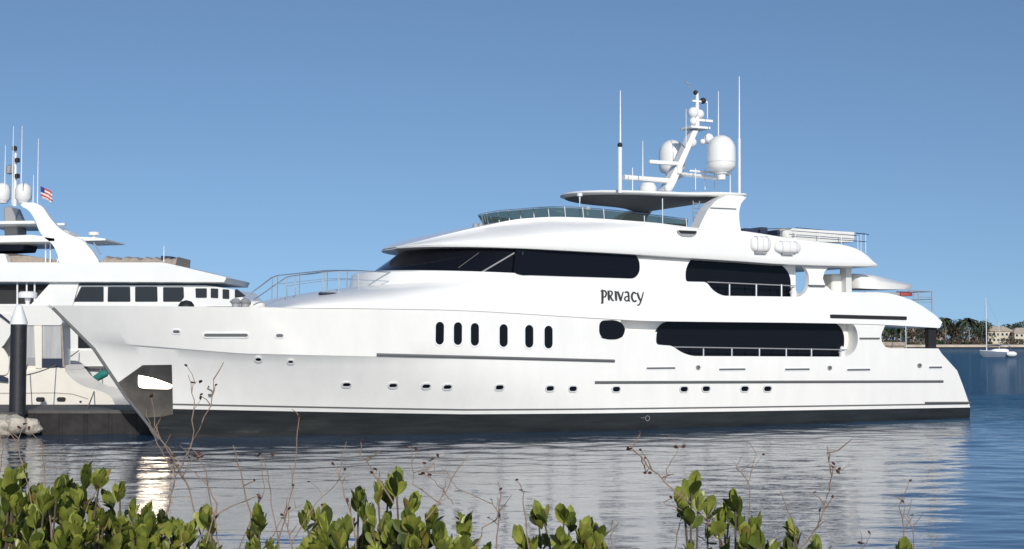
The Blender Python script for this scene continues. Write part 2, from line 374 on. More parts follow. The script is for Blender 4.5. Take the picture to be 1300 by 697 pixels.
def build_hull():
    NS = 90
    def level(f):
        row = []
        for i in range(NS + 1):
            s = (i/NS)**1.45
            z = f(20); u = 0
            for _ in range(6):
                us = interp(STEM, z); ue = interp(UEND, z); u = us + (ue - us)*s; z = f(u)
            row.append((u, hullB(u, z) if i else 0.0, z))
        return row
    def k(u): return interp(KNUCK, u)
    def sh(u): return smooth(SHEER, u)
    def bt(u): return interp(BOOT, u)
    up = [bt]
    for q in (.12, .25, .4, .55, .7, .85): up.append(lambda u, q=q: lerp(bt(u), k(u) - .04, q))
    up += [lambda u: k(u) - .035, lambda u: k(u) + .015, lambda u: lerp(k(u), sh(u), .35), lambda u: lerp(k(u), sh(u), .7), sh]
    lo = [lambda u: -1.6, lambda u: -.8, lambda u: -.25, lambda u: .0, lambda u: .3*bt(u), lambda u: .7*bt(u), lambda u: bt(u)]
    def solid(fs):
        rows = [level(f) for f in fs]; secs = []
        for i in range(NS + 1):
            port = [r[i] for r in rows]; star = [(u, -b, z) for u, b, z in reversed(port)]
            secs.append(port + star)
        return secs
    mb = Y(); mb.loft(solid(up)); hull = mb.build('hull', M['hullwhite'], yacht, 30)
    mb = Y(); mb.loft(solid(lo)); mb.build('boot_band', M['boot'], yacht, 30, label='black waterline band of the hull')
    return hull
hull = build_hull()
def fn(u, z, p): return (u, p, z)
def pp(pts, p): return [loc(x, y, p) for x, y in pts]
def through(poly, a, b):
    m = Y(); m.prism(fn, poly, a, b); return m
# main deck openings: side walkway recess with the dropped aft part, stern cockpit open right through
main_open = round_poly(pp([(833, 437.5), (833, 403), (1089, 406), (1089, 453), (872, 452), (853, 439)], 4.6), [.15, .95, .85, .85, .5, .15], 8)
aft_open = round_poly(pp([(1117, 429), (1124, 412), (1135, 396), (1260, 396), (1260, 443), (1124, 442)], 4.6), [.3, .2, 0, 0, 0, .25])
strip = pp([(788, 398), (850, 398), (850, 422), (788, 420)], 4.6)
PW = 3.9
pocket = pp([(154.5, 482), (180, 463), (218, 463), (219, 524.5), (196, 530), (175, 512)], 1.6)
cut(hull, [through(main_open, PW, 6), through(main_open, -6, -PW), through(aft_open, -6, 6), through(strip, 3.9, 6), through(strip, -6, -3.9)])

# scan a pixel ray down onto a side surface  p = g(u, z)
def hit(px, py, g, p0=5.2):
    a = p0; fa = None
    while a > -.2:
        u, z = loc(px, py, a); f = g(u, z) - a
        if fa is not None and f >= 0:
            t = fa[1]/(fa[1] - f); p = lerp(fa[0], a, t); u, z = loc(px, py, p); return u, p, z
        fa = (a, f); a -= .02
    u, z = loc(px, py, 0); return u, 0, z
def frame_at(px, py, g=hullB):
    u, p, z = hit(px, py, g)
    e = .25
    du = Vector((2*e, g(u+e, z) - g(u-e, z), 0)).normalized(); dz = Vector((0, g(u, z+e*.6) - g(u, z-e*.6), 1.2*e)).normalized()
    n = du.cross(dz); n = n if n.y > 0 else -n; n.normalize()
    up = n.cross(du); up = up if up.z > 0 else -up
    return Vector((u, p, z)), du, up.normalized(), n
def pxm(px, py):                                                    # metres per photo pixel along the hull and upwards
    u0, z0 = loc(px - .5, py - .5, 4.6); u1, z1 = loc(px + .5, py + .5, 4.6); return u1 - u0, abs(z1 - z0)
def plate(c, du, up, n, poly, d0, d1, holes=()):
    m = Y(); m.prism(lambda a, b, d: tuple(c + du*a + up*b + n*d), poly, d0, d1, holes); return m
def window(px, py, w, h, r, g=hullB, name='porthole', fr=.05, glass='glass', frame='trim', proud=.03):
    c, du, up, n = frame_at(px, py, g); mu, mz = pxm(px, py); W, H = w*mu, h*mz
    o = rrect(0, 0, W + 2*fr, H + 2*fr, r + fr); i = rrect(0, 0, W, H, r)
    f = plate(c, du, up, n, o, -.08, proud, [i]).build(name, M[frame], yacht)
    plate(c, du, up, n, rrect(0, 0, W + .01, H + .01, r), -.07, .004).build('pane', M[glass], f)
# oval main deck windows
for x, y in ((558, 423), (581, 423.5), (602.5, 424.5), (639, 426), (671.5, 427), (696, 428)):
    window(x, y, 10.5, 29, .3, name='oval_window', fr=.055, proud=.035)
# small portholes
for x, y in ((440, 488), (499, 489), (541, 490), (568, 491), (634, 491.5), (698, 493), (727, 493.5), (782, 494), (868, 494), (896, 493.5), (945, 493.5), (974, 493.5)):
    window(x, y, 9.5, 6, .12, name='porthole', fr=.05, frame='wallgrey', proud=.05)
window(328, 456, 7, 6, .12, name='porthole', fr=.05, frame='wallgrey', proud=.05)
window(369, 459, 6, 5, .12, name='porthole', fr=.05, frame='wallgrey', proud=.05)
for x, y, w in ((224, 421, 9), (355, 426, 9), (287, 425.5, 55)):
    window(x, y, w, 4.6, .1, name='fairlead', fr=.05, frame='trim', glass='rail', proud=.03)
for x, y, w in ((839, 467.5, 37), (929.5, 469, 34), (1012, 469, 32), (1090, 469.5, 30), (1187.5, 466.5, 17)):
    window(x, y, w, 2.4, .05, name='freeing_slot', fr=.03, glass='rail', proud=.02)
for x, y in ((886, 466.5), (1053, 467), (1167, 464)):
    window(x, y, 4, 4, .07, name='drain_fitting', fr=.03, glass='rail', frame='greyc', proud=.05)
# rubbing strips, following the hull
def strip_on(name, a, b, r, m, n=40, g=hullB, off=.0, flat=1.):
    secs = []
    for i in range(n + 1):
        t = i/n; u, p, z = hit(lerp(a[0], b[0], t), lerp(a[1], b[1], t), g)
        secs.append([(u, p + off + r*.9*math.cos(q), z + r*flat*math.sin(q)) for q in [k*math.pi/3 for k in range(6)]])
    return Y().loft(secs).build(name, M[m], yacht)
strip_on('rubbing_strip', (478, 450.3), (780, 458.3), .075, 'rail')
strip_on('rubbing_strip', (755, 485.5), (1197, 484.2), .07, 'rail')
strip_on('rubbing_strip', (1174, 511.3), (1231.5, 511.0), .055, 'rail', n=8, off=.03)
# pinstripe above the boot band, all round the near side and the far side
for sg in (1, -1):
    m = Y(); secs = []
    for i in range(121):
        u = lerp(4.6, 44.7, (i/120)**1.2); z = interp(BOOT, u) + .19
        a, b = hullB(u, z - .035), hullB(u, z + .035)
        secs.append([(u, sg*(a + .004), z - .035), (u, sg*(a + .012), z - .035), (u, sg*(b + .012), z + .035), (u, sg*(b + .004), z + .035)])
    m.loft(secs).build('pinstripe', M['pin'], yacht)
# stem bar: dark line down the raked bow
m = Y(); m.tube([(interp(STEM, z) - .02, 0, z) for z in [5.3, 4.6, 3.65, 2.6, 1.71, .9, .3, -.1]], .07, 8); m.build('stem_bar', M['rail'], yacht)
# anchor pocket: polished plate and its border, lying on the hull side
def pocket_surface(poly_px, name, material, d0, d1, parent):
    m = Y(); outer = []
    # dense grid clipped to polygon
    c = Vector((sum(x for x, y in poly_px)/len(poly_px), sum(y for x, y in poly_px)/len(poly_px)))
    rings = []
    for k in range(7):
        ring = []
        for i in range(len(poly_px)):
            a = Vector(poly_px[i]); b = Vector(poly_px[(i+1) % len(poly_px)])
            for j in range(6):
                q = c + (a.lerp(b, j/6) - c)*(k/6); u, p, z = hit(q.x, q.y, hullB); ring.append((u, p, z))
        rings.append(ring)
    n = len(rings[1]); vs = []
    for d in (d0, d1):
        for r_ in rings[1:]: vs += [(u, p + d, z) for u, p, z in r_]
        vs.append((rings[0][0][0], rings[0][0][1] + d, rings[0][0][2]))
    base = 6*n + 1; fs = []
    for o in (0, base):
        for k in range(5):
            for i in range(n): fs.append((o+k*n+i, o+k*n+(i+1) % n, o+(k+1)*n+(i+1) % n, o+(k+1)*n+i))
        for i in range(n): fs.append((o+i, o+(i+1) % n, o+6*n))
    for i in range(n): fs.append((5*n+i, 5*n+(i+1) % n, base+5*n+(i+1) % n, base+5*n+i))
    m.add(vs, fs); return m.build(name, M[material], parent, 25)
pk = pocket_surface([(148, 487), (181, 463.5), (218, 463), (219, 500), (219.5, 526), (205, 529), (184, 530), (168, 513)], 'anchor_plate', 'mirror', -.02, .02, yacht)
# polished panel added on the plate, aimed to throw sun glint at the camera
c, du, up, n = frame_at(194, 484)
vdir = -(ray(194, 484)).normalized(); hv = (SUN_D + vdir).normalized()
hl = Vector((hv.dot(AX), hv.dot(PT), hv.z)); tx = hl.cross(Vector((0, 0, 1))).normalized(); tx = tx if tx.x > 0 else -tx; ty = hl.cross(tx); ty = ty if ty.z > 0 else -ty
m = Y(); secs = []; NQ = 40
for r_, d_ in [(1.0, -.3)] + [(q/10, .06 + .035*(1 - (q/10)**2)) for q in range(10, -1, -1)]:
    ring_ = []
    for i in range(NQ):
        t_ = 2*math.pi*i/NQ; ca, sa = math.cos(t_), math.sin(t_)
        a_ = .68*math.copysign(abs(ca)**.35, ca)*max(r_, .002); b_ = .40*math.copysign(abs(sa)**.35, sa)*max(r_, .002)
        ring_.append(tuple(c + tx*(a_ + .10) + ty*(b_ + .06 - .05*a_) + hl*d_))
    secs.append(ring_)
M['bright'] = mat('bright_steel', (.78, .68, .56), .27, metal=1, var=.08, scale=3)
m.loft(secs); m.build('glint_panel', M['bright'], yacht, 60)
m = Y(); cc, d_, u_, n_ = frame_at(267, 497)
m.tube([tuple(cc + n_*.04 + u_*z + d_*x) for x, z in ((-.04, .28), (-.1, .16), (.05, .08), (.1, -.06), (0, -.2), (-.08, -.1))], .025, 6)
m.lathe([(.0, -.05), (.09, -.03), (.09, .03), (0, .05)], tuple(cc + n_*.04 - u_*.14), 10); m.build('hull_fitting', M['pin'], yacht)
# thruster marks on the black band
for x, y in ((822, 531),):
    c, du, up, n = frame_at(x, y)
    m = plate(c, du, up, n, rrect(0, 0, .24, .24, .12), .004, .008, [rrect(0, 0, .20, .20, .10)])
    m.prism(lambda a, b, d: tuple(c + du*a + up*b + n*d), [(-.35, .02), (-.13, .02), (-.13, .035), (-.35, .035)], .004, .008)
    m.build('thruster_mark', M['greyc'], yacht)

# ---- upper house (bridge deck) : loft with rounded shoulders forward
ZT2 = [(8.3, 5.36), (9.2, 5.75), (11, 6.1), (13.5, 6.45), (16, 6.80), (17.5, 6.93), (19.4, 6.98)]
def s2_top(u): return smooth(ZT2, u) if u < 19.5 else interp([(19.5, 7.96), (25, 7.93), (28, 7.86), (33.3, 7.72), (39, 7.74)], u)
def s2_n(u): return interp([(8, 2.2), (13, 2.6), (16, 4.2), (17.5, 9), (19.4, 16), (19.5, 20), (50, 20)], u)
def s2_w(u):
    return hullB(u, smooth(SHEER, u)) + (.05 if u > 9 else .05*(u - 8)) if u < 22 else 4.66
def S2p(u, z):
    zb = smooth(SHEER, u); h = s2_top(u) - zb; q = (z - zb)/max(h, .02)
    if q <= 0: return s2_w(u)
    if q >= 1: return 0
    n = s2_n(u); return (s2_w(u) - .045*max(0, z - zb)**1.3*(u > 15)) * (1 - q**n)**(1/n)
def build_s2():
    m = Y(); secs = []
    us = [8.25 + .25*i for i in range(45)] + [19.5] + [20 + .5*i for i in range(47)]
    us = [u for u in us if u < 43.05]
    for u in us:
        zb = smooth(SHEER, u) - .004; h = s2_top(u) - zb; n = s2_n(u); port = []
        K = 18
        for k in range(K + 1):
            th = k/K*math.pi/2; pw = 2/n
            z = zb + h*math.sin(th)**pw; p = s2_w(u)*max(0, math.cos(th))**pw
            tum = .045*max(0, z - zb)**1.3 if u > 15 else 0
            port.append((u, max(0, p - tum*(p/s2_w(u))), z) if k < K else (u, 0, z))
        star = [(a, -b, c_) for a, b, c_ in reversed(port[:-1])]
        secs.append(port + star)
    m.loft(secs); return m.build('upper_house', M['white'], yacht, 30)
s2 = build_s2()
up_open = round_poly(pp([(870, 357.5), (869, 325.5), (1027, 333), (1026, 377), (909, 375.5), (896, 358)], 4.5), [.12, .9, .8, .8, .5, .15], 8)
boat_cut = pp([(1046, 318), (1250, 318), (1250, 430), (1192, 417), (1196, 409), (1187, 400), (1172, 389), (1158, 381), (1143, 375.5), (1128, 372), (1115, 371), (1070, 371), (1057, 369), (1049, 362), (1046, 353), (1049, 344), (1056, 339)], 4.62)
seeu0, _z = loc(1003, 350, 3.6); ub2_ = loc(1010, 350, PW)[0]
see = [(seeu0 - .05, 6.22), (loc(1023, 360, 4.5)[0], 6.22), (loc(1024, 345, 4.5)[0], 7.45), (seeu0 - .05, 7.5)]
cut(s2, [through(up_open, PW, 6), through(up_open, -6, -PW), through([(ub2_, 6.22), (36.2, 6.22), (36.2, 7.55), (ub2_, 7.6)], -4.3, 4.3), through(boat_cut, -6, 6)])
# joints in the side plating
for (x0, y0, x1, y1) in ((1027, 362.5, 1047, 362.5), (1091, 429.5, 1116, 429.5)):
    (u0, z0), (u1, z1) = loc(x0, y0, 4.6), loc(x1, y1, 4.6)
    Y().box(u0, u1, 4.5, 4.672, z0 - .035, z0 + .035).build('panel_joint', M['pin'], yacht)
(u0, z0), (u1, z1) = loc(1054, 401.5, 4.66), loc(1151, 404, 4.66)
m = Y(); m.prism(fn, round_poly([(u0, z0 - .09), (u1, z1 - .09), (u1, z1 + .09), (u0, z0 + .09)], .06), 4.5, 4.68); m.build('vent_slot', M['dark'], yacht)
# dark glass inside the walkways
def side_glass(name, px_poly, p, th=.03, m_='glass', both=True, rad=.3):
    poly = round_poly(pp(px_poly, p), rad)
    for sg in ((1, -1) if both else (1,)):
        m = Y(); m.prism(fn, poly, sg*(p - th), sg*p); m.build(name, M[m_], yacht)
u_a = loc(829, 430, 4.6)[0] - .5; u_b = loc(1070, 430, PW)[0]
for sg in (1, -1):
    gp = round_poly([(x, z) for x, z in pp([(829, 458), (829, 408), (1071, 409.5), (1071, 456)], PW)], [0, .9, .82, .82], 8)
    m = Y(); m.prism(fn, gp, sg*(PW + .002), sg*(PW + .05)); m.build('saloon_glass', M['glass'], yacht)
    ub2 = loc(1003, 350, PW)[0]
    m = Y(); m.prism(fn, round_poly([(26.6, 5.3), (ub2, 5.3), (ub2, 7.68), (26.6, 7.80)], [0, .9, .9, 0], 8), sg*(PW + .002), sg*(PW + .05)); m.build('saloon_glass', M['glass'], yacht)
# flush windows on the near face
side_glass('side_window', [(761, 407), (782, 406), (793, 412), (794, 424), (786, 431), (768, 431), (761, 427)], 4.625, .1, rad=.25)
def s3_lower_p(u, z): return 0
brg = round_poly(pp([(652, 334), (656, 308), (811.5, 322), (811, 354), (672, 349.5), (658, 349.5), (652, 345.5), (650, 344)], 4.47), [.1, .1, .5, .5, .1, .2, .2, .1], 8)
for sg in (1, -1):
    m = Y(); m.prism(lambda u, z, d: (u, sg*(4.66 - .045*max(0, z - smooth(SHEER, u))**1.3 + d), z), brg, -.10, .015); m.build('bridge_side_window', M['glass'], yacht)
(u0, z0), (u1, z1) = loc(663.5, 320, 4.5), loc(663.5, 348, 4.5)
Y().tube([(u0, 4.5, z0), (u1, 4.53, z1)], .02, 6).build('window_mullion', M['rail'], yacht)

# ---- plan-shaped stacks (rounded front, straight sides)
def plan(uf, us, w, ua, n=2.2, k=30):
    half = []
    for i in range(k + 1):
        th = i/k*math.pi/2; half.append((us - (us - uf)*math.cos(th)**(2/n), w*math.sin(th)**(2/n)))
    half.append((ua, w)); return half + [(u, -p) for u, p in reversed(half[1:])]
def stack(levels, name, m_, tilt=0., ref=20., ang=40, cap=True, parent=None, bevel=0):
    m = Y(); m.loft([[(u, p, z + tilt*(u - ref)) for u, p in plan(uf, us, w, ua, n)] for (z, uf, us, w, ua, n) in levels], cap=cap)
    return m.build(name, M[m_], parent or yacht, ang, bevel=bevel)
WS = [(6.55, 13.35, 19.2, 4.50, 20.4, 2.35), (8.05, 15.55, 20.4, 4.42, 20.6, 2.35)]
ws = stack(WS, 'windscreen', 'glass', ang=30)
def WSp(u, z):
    t = (z - WS[0][0])/(WS[1][0] - WS[0][0]); uf = lerp(WS[0][1], WS[1][1], t); us = lerp(WS[0][2], WS[1][2], t); w = lerp(WS[0][3], WS[1][3], t); n = 2.35
    if u >= us: return w
    if u <= uf: return 0
    return w*(1 - ((us - u)/(us - uf))**n)**(1/n)
for a, b, r, m_ in (((582, 340), (608, 321), .015, 'pin'), ((611, 346), (656, 319.5), .035, 'greyc')):
    pts = []
    for i in range(7):
        u, p, z = hit(lerp(a[0], b[0], i/6), lerp(a[1], b[1], i/6), WSp); pts.append((u - .02, p + .035, z))
    for sg in (1, -1): Y().tube([(u, sg*p, z) for u, p, z in pts], r, 6).build('windscreen_mullion', M[m_], ws)
# coaming in front of the windscreen
stack([(6.0, 12.95, 19.2, 4.52, 19.9, 2.35), (6.92, 13.15, 19.2, 4.55, 19.9, 2.35), (6.99, 13.3, 19.25, 4.52, 19.9, 2.35), (7.0, 13.6, 19.4, 4.38, 19.9, 2.35)], 'bridge_coaming', 'white', tilt=-.022, ref=15, ang=50)
# foredeck hatch and lockers
u_, z_ = loc(418, 371, 2.9)
m = Y(); m.lathe([(0, 0), (.42, 0), (.42, .05), (.38, .08), (0, .08)], (u_, 2.75, z_ - .09), 20, 1, .6); m.build('deck_hatch', M['navy'], yacht)


# ---- flybridge cowl / roof
UTIP, _zt = loc(1113, 336, 4.82)
ZB3 = [(14.6, 8.06), (18.8, 7.96)] + [(loc(x, y, 4.82)[0], loc(x, y, 4.82)[1] - .06) for x, y in ((810, 322), (870, 326), (940, 330.5), (1000, 334.5), (1060, 336.5))] + [(UTIP, _zt - .10)]
_aft = [loc(x, y, 4.72) for x, y in ((952, 294), (1000, 301.5), (1035, 306), (1067, 310), (1082, 313.5), (1094, 319), (1104, 327))]
UTIP, _zt = loc(1113, 336, 4.82)
_aft = [(u, z) for u, z in _aft] + [(UTIP, _zt + .03)]
Z13 = [(14.6, 8.10), (16, 8.22), (18, 8.42), (21, 8.75), (25, 8.98), (28.5, 9.05), (30.3, 9.1)] + [(u, z - .07) for u, z in _aft]
Z23 = [(14.6, 8.14), (16, 8.52), (18, 8.98), (19.6, 9.22), (21, 9.34), (25, 9.32), (28.5, 9.12), (30.3, 9.14)] + [(u, z - .03) for u, z in _aft]
Z33 = [(14.6, 8.16), (16, 8.58), (18, 9.08), (19.6, 9.40), (21.5, 9.52), (25, 9.40), (28.5, 9.18), (30.3, 9.16)] + [(u, z) for u, z in _aft]
RW = [(14.6, .80), (19, .70), (22, .80), (26, .97), (40, .985)]
def s3w(u):
    t = min(1, max(.0, (u - 14.55)/6.2)); n = 2.2; return 4.82*(1 - (1 - t)**n)**(1/n)
def build_s3():
    m = Y(); secs = []
    us = [14.6, 14.75, 15, 15.3, 15.7] + [16 + .4*i for i in range(56)] + [38.35, 38.6, UTIP]
    for u in us:
        w = s3w(u); w2 = w*interp(RW, u); zb, z1, z2, z3 = (smooth(q, u) for q in (ZB3, Z13, Z23, Z33))
        port = [(u, 0, zb), (u, w - .35*min(1, w), zb), (u, w - .04, zb + .02), (u, w, zb + .08)]
        for k in range(1, 6): port.append((u, w + .02*math.sin(k/6*math.pi) - .0*k, lerp(zb + .08, z1, k/6)))
        # convex roll from the side to the sloping shoulder
        A_, B_, C_ = Vector((w, z1 - .12*(z1 - zb))), Vector((w - .06, z1 + .08)), Vector((lerp(w, w2, .55), lerp(z1, z2, .62)))
        for k in range(6):
            t = k/5; q = A_*(1-t)**2 + B_*2*t*(1-t) + C_*t*t; port.append((u, q.x, q.y))
        port += [(u, w2, z2), (u, w2 - .03, lerp(z2, z3, .5)), (u, w2 - .06, z3)]
        d = min(.7*min(1, max(0, (u - 20)/2)), .6*(z3 - zb))
        port += [(u, max(w2 - .22, .02), z3), (u, max(w2 - .24, .01), z3 - d*.9), (u, 0, z3 - d)]
        star = [(a, -b, c_) for a, b, c_ in reversed(port[1:-1])]
        secs.append(port + star)
    m.loft(secs); return m.build('flybridge_cowl', M['white'], yacht, 32)
s3 = build_s3()
# louvred vent in the cowl side
vp = pp([(860, 292), (885, 293), (884, 297.5), (878, 301), (865, 300), (860, 296)], 4.86)
f_ = through([(a, b) for a, b in round_poly(vp, .08)], 4.6, 4.875).build('side_vent', M['greyc'], yacht)
through(round_poly(pp([(861, 292.5), (884.5, 293.5), (883, 297), (864, 296.5)], 4.88), .06), 4.65, 4.89).build('vent_mouth', M['dark'], f_)
# green wind screen round the flybridge
def openplan(uf, us, w, ua):
    q = plan(uf, us, w, ua, 2.6, 16); h_ = len(q)//2 + 1; return q[h_:] + q[:h_]
def ring(levels, name, m_, th=.03, **k):
    m = Y()
    for z0, z1, uf0, uf1, us, w, ua, ref, tilt in levels:
        a = openplan(uf0, us, w, ua); b = openplan(uf1, us, w + .12, ua)
        k_ = len(a); secs = []
        for i in range(k_): secs.append([(a[i][0], a[i][1], z0 + tilt(a[i][0])), (b[i][0], b[i][1], z1 + tilt(b[i][0])), (b[i][0] + th, b[i][1]*(1-.008), z1 + tilt(b[i][0])), (a[i][0] + th, a[i][1]*(1-.008), z0 + tilt(a[i][0]))])
        m.loft(secs)
    return m.build(name, M[m_], yacht, 40)
tl = lambda u: smooth(Z33, max(u, 20)) - 9.4
gs = ring([(9.28, 9.86, 19.9, 19.5, 24.5, 3.45, 28.2, 0, lambda u: tl(u))], 'flybridge_screen', 'green')
# lower dark band of the screen
ring([(9.30, 9.44, 19.86, 19.78, 24.5, 3.49, 28.2, 0, lambda u: tl(u))], 'screen_base', 'greyc')
m = Y()
for i, (u, p) in enumerate(openplan(19.8, 24.5, 3.5, 28.2)):
    if i % 2 == 0: z = tl(u); Y().tube([(u, p, 9.3 + z), (u - .12, p*1.03, 9.92 + z)], .022, 6).build('screen_post', M['trim'], gs)
pts = [(u, p, 9.9 + tl(u)) for u, p in openplan(19.5, 24.5, 3.58, 28.2)]
Y().tube(pts, .022, 6).build('screen_rail', M['steel'], gs)
# searchlights on the cowl front
for x in (603.5, 610):
    u, z = loc(x, 293.5, 1.0); m = Y(); m.tube([(u, 1.0, z - .5), (u, 1.0, z + .15)], .04, 6); m.lathe([(0, 0), (.11, .02), (.13, .14), (.08, .24), (0, .25)], (u, 1.0, z + .12), 12); m.build('searchlight', M['greyc'], yacht)

# ---- radar arch pylons and hardtop
pyl = pp([(880, 306), (886, 287), (893, 272), (900, 261), (909, 253), (921, 248), (942, 249.5), (945.5, 251), (940, 255), (936.5, 263), (935.5, 277), (938, 292), (941, 312)], 4.35)
pyl = round_poly(pyl, [0, .15, .4, .4, .3, .1, 0, .05, .3, .3, .3, .2, 0], 3)
for sg in (1, -1):
    o = Y().prism(fn, pyl, sg*3.75, sg*4.5).build('arch_pylon', M['white'], yacht)
    (u0, z0), (u1, z1) = loc(902, 264, 4.52), loc(935, 265.5, 4.52)
    m = Y(); m.prism(fn, [(u0, z0 - .03), (u1, z1 - .03), (u1, z1 + .03), (u0, z0 + .03)], sg*4.4, sg*4.508); m.build('panel_joint', M['pin'], o)
u_ht0 = loc(719, 250, 0)[0]
HT = [(10.62, 23.9, 28.5, 3.9, 31.8, 2.1), (10.74, 23.6, 28.6, 4.38, 32.0, 2.1), (10.90, 23.55, 28.6, 4.42, 32.1, 2.1), (11.02, 23.9, 28.6, 4.1, 31.9, 2.1), (11.10, 25, 29, 2.4, 31.0, 2.1)]
def htplan(k_, ins):
    half = [(23.6, 0), (23.68, .6), (23.95, 1.2), (24.5, 1.8), (25.3, 2.3), (26.3, 2.65), (27.4, 2.85), (28.3, 3.1), (29.0, 3.5), (29.5, 3.95), (30.0, 4.25), (30.7, 4.4), (31.0, 4.4)]
    o_ = [(27.5 + (u - 27.5)*k_, max(0, p*k_ - ins)) for u, p in half]; return o_ + [(u, -p) for u, p in reversed(o_[1:])]
m = Y(); m.loft([[(u, p, z - .012*(u - 27)) for u, p in htplan(k_, 0)] for z, k_ in ((10.80, .8), (10.83, .93), (10.90, .99), (10.95, 1.0), (11.02, .985), (11.07, .9), (11.12, .6))]); ht = m.build('hardtop', M['white'], yacht, 40)
M['undershade'] = mat('painted_shade_grey', (.14, .145, .15), .6)  # dark grey that stands in for shade under the hardtop and inside the arch
m = Y(); m.loft([[(u, p, z - .012*(u - 27)) for u, p in htplan(k_, 0)] for z, k_ in ((10.70, .6), (10.76, .86), (10.815, .93))]); m.build('hardtop_shade_sheet', M['undershade'], yacht, 40)  # dark sheet added under the hardtop as painted shade
for sg in (1, -1):                                                  # thin grey sheets painting shade onto the arch's inner faces
    m = Y(); c0 = Vector((sum(q[0] for q in pyl)/len(pyl), sum(q[1] for q in pyl)/len(pyl))); m.prism(fn, [(c0.x + (a - c0.x)*.9, c0.y + (b - c0.y)*.9) for a, b in pyl], sg*3.70, sg*3.752); m.build('arch_shade_sheet', M['undershade'], yacht)
# thin hardtop supports, flybridge furniture silhouettes, ladder
m = Y()
for x, y0, y1, p in ((736, 252, 274, 3.3), (841, 252, 284, 4.1), (818, 274, 281, 4.1)):
    (u, z0), (_, z1) = loc(x, y0, p), loc(x, y1, p); Y().tube([(u, p, z0), (u, p, z1 - .1)], .03, 6).build('hardtop_post', M['steel'], yacht)
m = Y()
for x in (880, 888):
    (u, z0), (_, z1) = loc(x, 255, 3.2), loc(x, 290, 3.2); m.tube([(u, 3.2, z0), (u, 3.2, z1 - .3)], .025, 6)
for y in (258, 264, 270, 276, 282):
    (ua_, z0), (ub_, z1) = loc(880, y, 3.2), loc(888, y, 3.2); m.tube([(ua_, 3.2, z0), (ub_, 3.2, z0)], .025, 6)
m.build('ladder', M['greyc'], yacht)
Y().box(22.2, 24.0, -2.4, 0.4, 8.8, 9.75).build('helm_console', M['navy'], yacht, bevel=.1)
for q in ((27.2, 28.4, 1.2, 3.2, 8.7, 9.5), (24.6, 26, -3.0, -1.2, 8.8, 9.9)): Y().box(*q).build('deck_seat', M['navy'], yacht, bevel=.1)
for x, y in ((736, 247), (746, 265)):
    u, z = loc(x, y, 2.4); m = Y(); m.lathe([(0, -.3), (.04, -.3), (.04, -.1), (.13, -.08), (.14, .05), (0, .12)], (u, 2.4, z), 12); m.build('deck_light', M['trim'], yacht)

# ---- mast and its equipment
def L0(x, y, p=0.): u, z = loc(x, y, p); return Vector((u, p, z))
mast = Y()
prof = []
for (x, y, w) in ((842, 246, 14), (850, 232, 13), (862, 206, 10), (872, 184, 9), (880, 166, 9)):
    c_ = L0(x, y); hw = w*.5*.037
    prof.append([(c_.x - hw*1.0, -.28, c_.z), (c_.x + hw, -.28, c_.z), (c_.x + hw, .28, c_.z), (c_.x - hw, .28, c_.z)])
mast.loft(prof); mast.build('mast', M['white'], yacht, bevel=.05)
m = Y(); a, b = L0(885, 163), L0(885, 118); m.tube([a, a.lerp(b, .5), b], .13, 8, .07)
pl = L0(882, 163); m.box(pl.x - .55, pl.x + .6, -.5, .5, pl.z - .06, pl.z + .05)
q = L0(888, 129); m.box(q.x - .45, q.x + .45, -.06, .06, q.z - .04, q.z + .05)
q = L0(891, 153); m.box(q.x - .5, q.x + .6, -.1, .1, q.z - .06, q.z + .06)
q = L0(898, 141); m.tube([q + Vector((0, 0, -.4)), q + Vector((0, 0, .4))], .025, 6)
m.build('mast_pole', M['white'], yacht)
def ball(name, c_, r, mm='white', parent=None, sz=1.): 
    m = Y(); m.lathe([(r*math.sin(t*math.pi/10) + 1e-4, -r*sz*math.cos(t*math.pi/10)) for t in range(11)], tuple(c_), 16); return m.build(name, M[mm], parent or yacht)
for x, y, r, mm in ((883, 117.5, .12, 'dark'), (892.5, 128, .16, 'dark'), (880, 143, .28, 'trim'), (888, 145, .24, 'trim'), (880, 154, .2, 'trim'), (878, 181, .26, 'trim'), (899.5, 176, .27, 'trim'), (892, 180, .15, 'trim')):
    ball('navigation_light' if mm == 'dark' else 'sensor_pod', L0(x, y + (0 if y < 170 else 0)), r, mm)
# anemometer
a = L0(883, 116); b = L0(873, 108); c_ = L0(872, 103); m = Y(); m.tube([a, b, c_], .018, 5); m.tube([L0(870, 104), L0(875, 107)], .03, 5); m.build('wind_vane', M['greyc'], yacht)
# satellite domes
best = min((abs(loc(853, 195, -q)[0] - loc(915.5, 195, q)[0]), q) for q in [i*.01 for i in range(50, 350)])[1]
for x, yt, yb, w, sg in ((853, 177.5, 223, 36, -1), (915.5, 171.5, 221, 37, 1)):
    (u, zt), (_, zb) = loc(x, yt, sg*best), loc(x, yb, sg*best); r = w/2*.0380; h = zt - zb
    m = Y(); prof = [(.0, 0), (r*.45, 0), (r*.5, .05*h), (r*.84, .10*h), (r*.98, .20*h), (r, .30*h), (r, .36*h), (r*1.0, .6*h)]
    prof += [(r*math.cos(t*math.pi/16), .6*h + .4*h*math.sin(t*math.pi/16)) for t in range(1, 9)]
    m.lathe(prof, (u, sg*best, zb), 28); d_ = m.build('satellite_dome', M['white'], yacht, 50)
    m = Y(); m.lathe([(0, 0), (r*1.012, 0), (r*1.012, .04), (0, .04)], (u, sg*best, zb + .29*h), 28); m.build('dome_seam', M['wallgrey'], d_)
    m = Y(); m.lathe([(.0, -.28), (.2, -.28), (.24, .02), (0, .02)], (u, sg*best, zb), 14); ar = L0(868, 215)
    m.tube([(ar.x, 0, ar.z - .25), (u, sg*best, zb - .22)], .11, 6); m.build('dome_bracket', M['white'], d_)
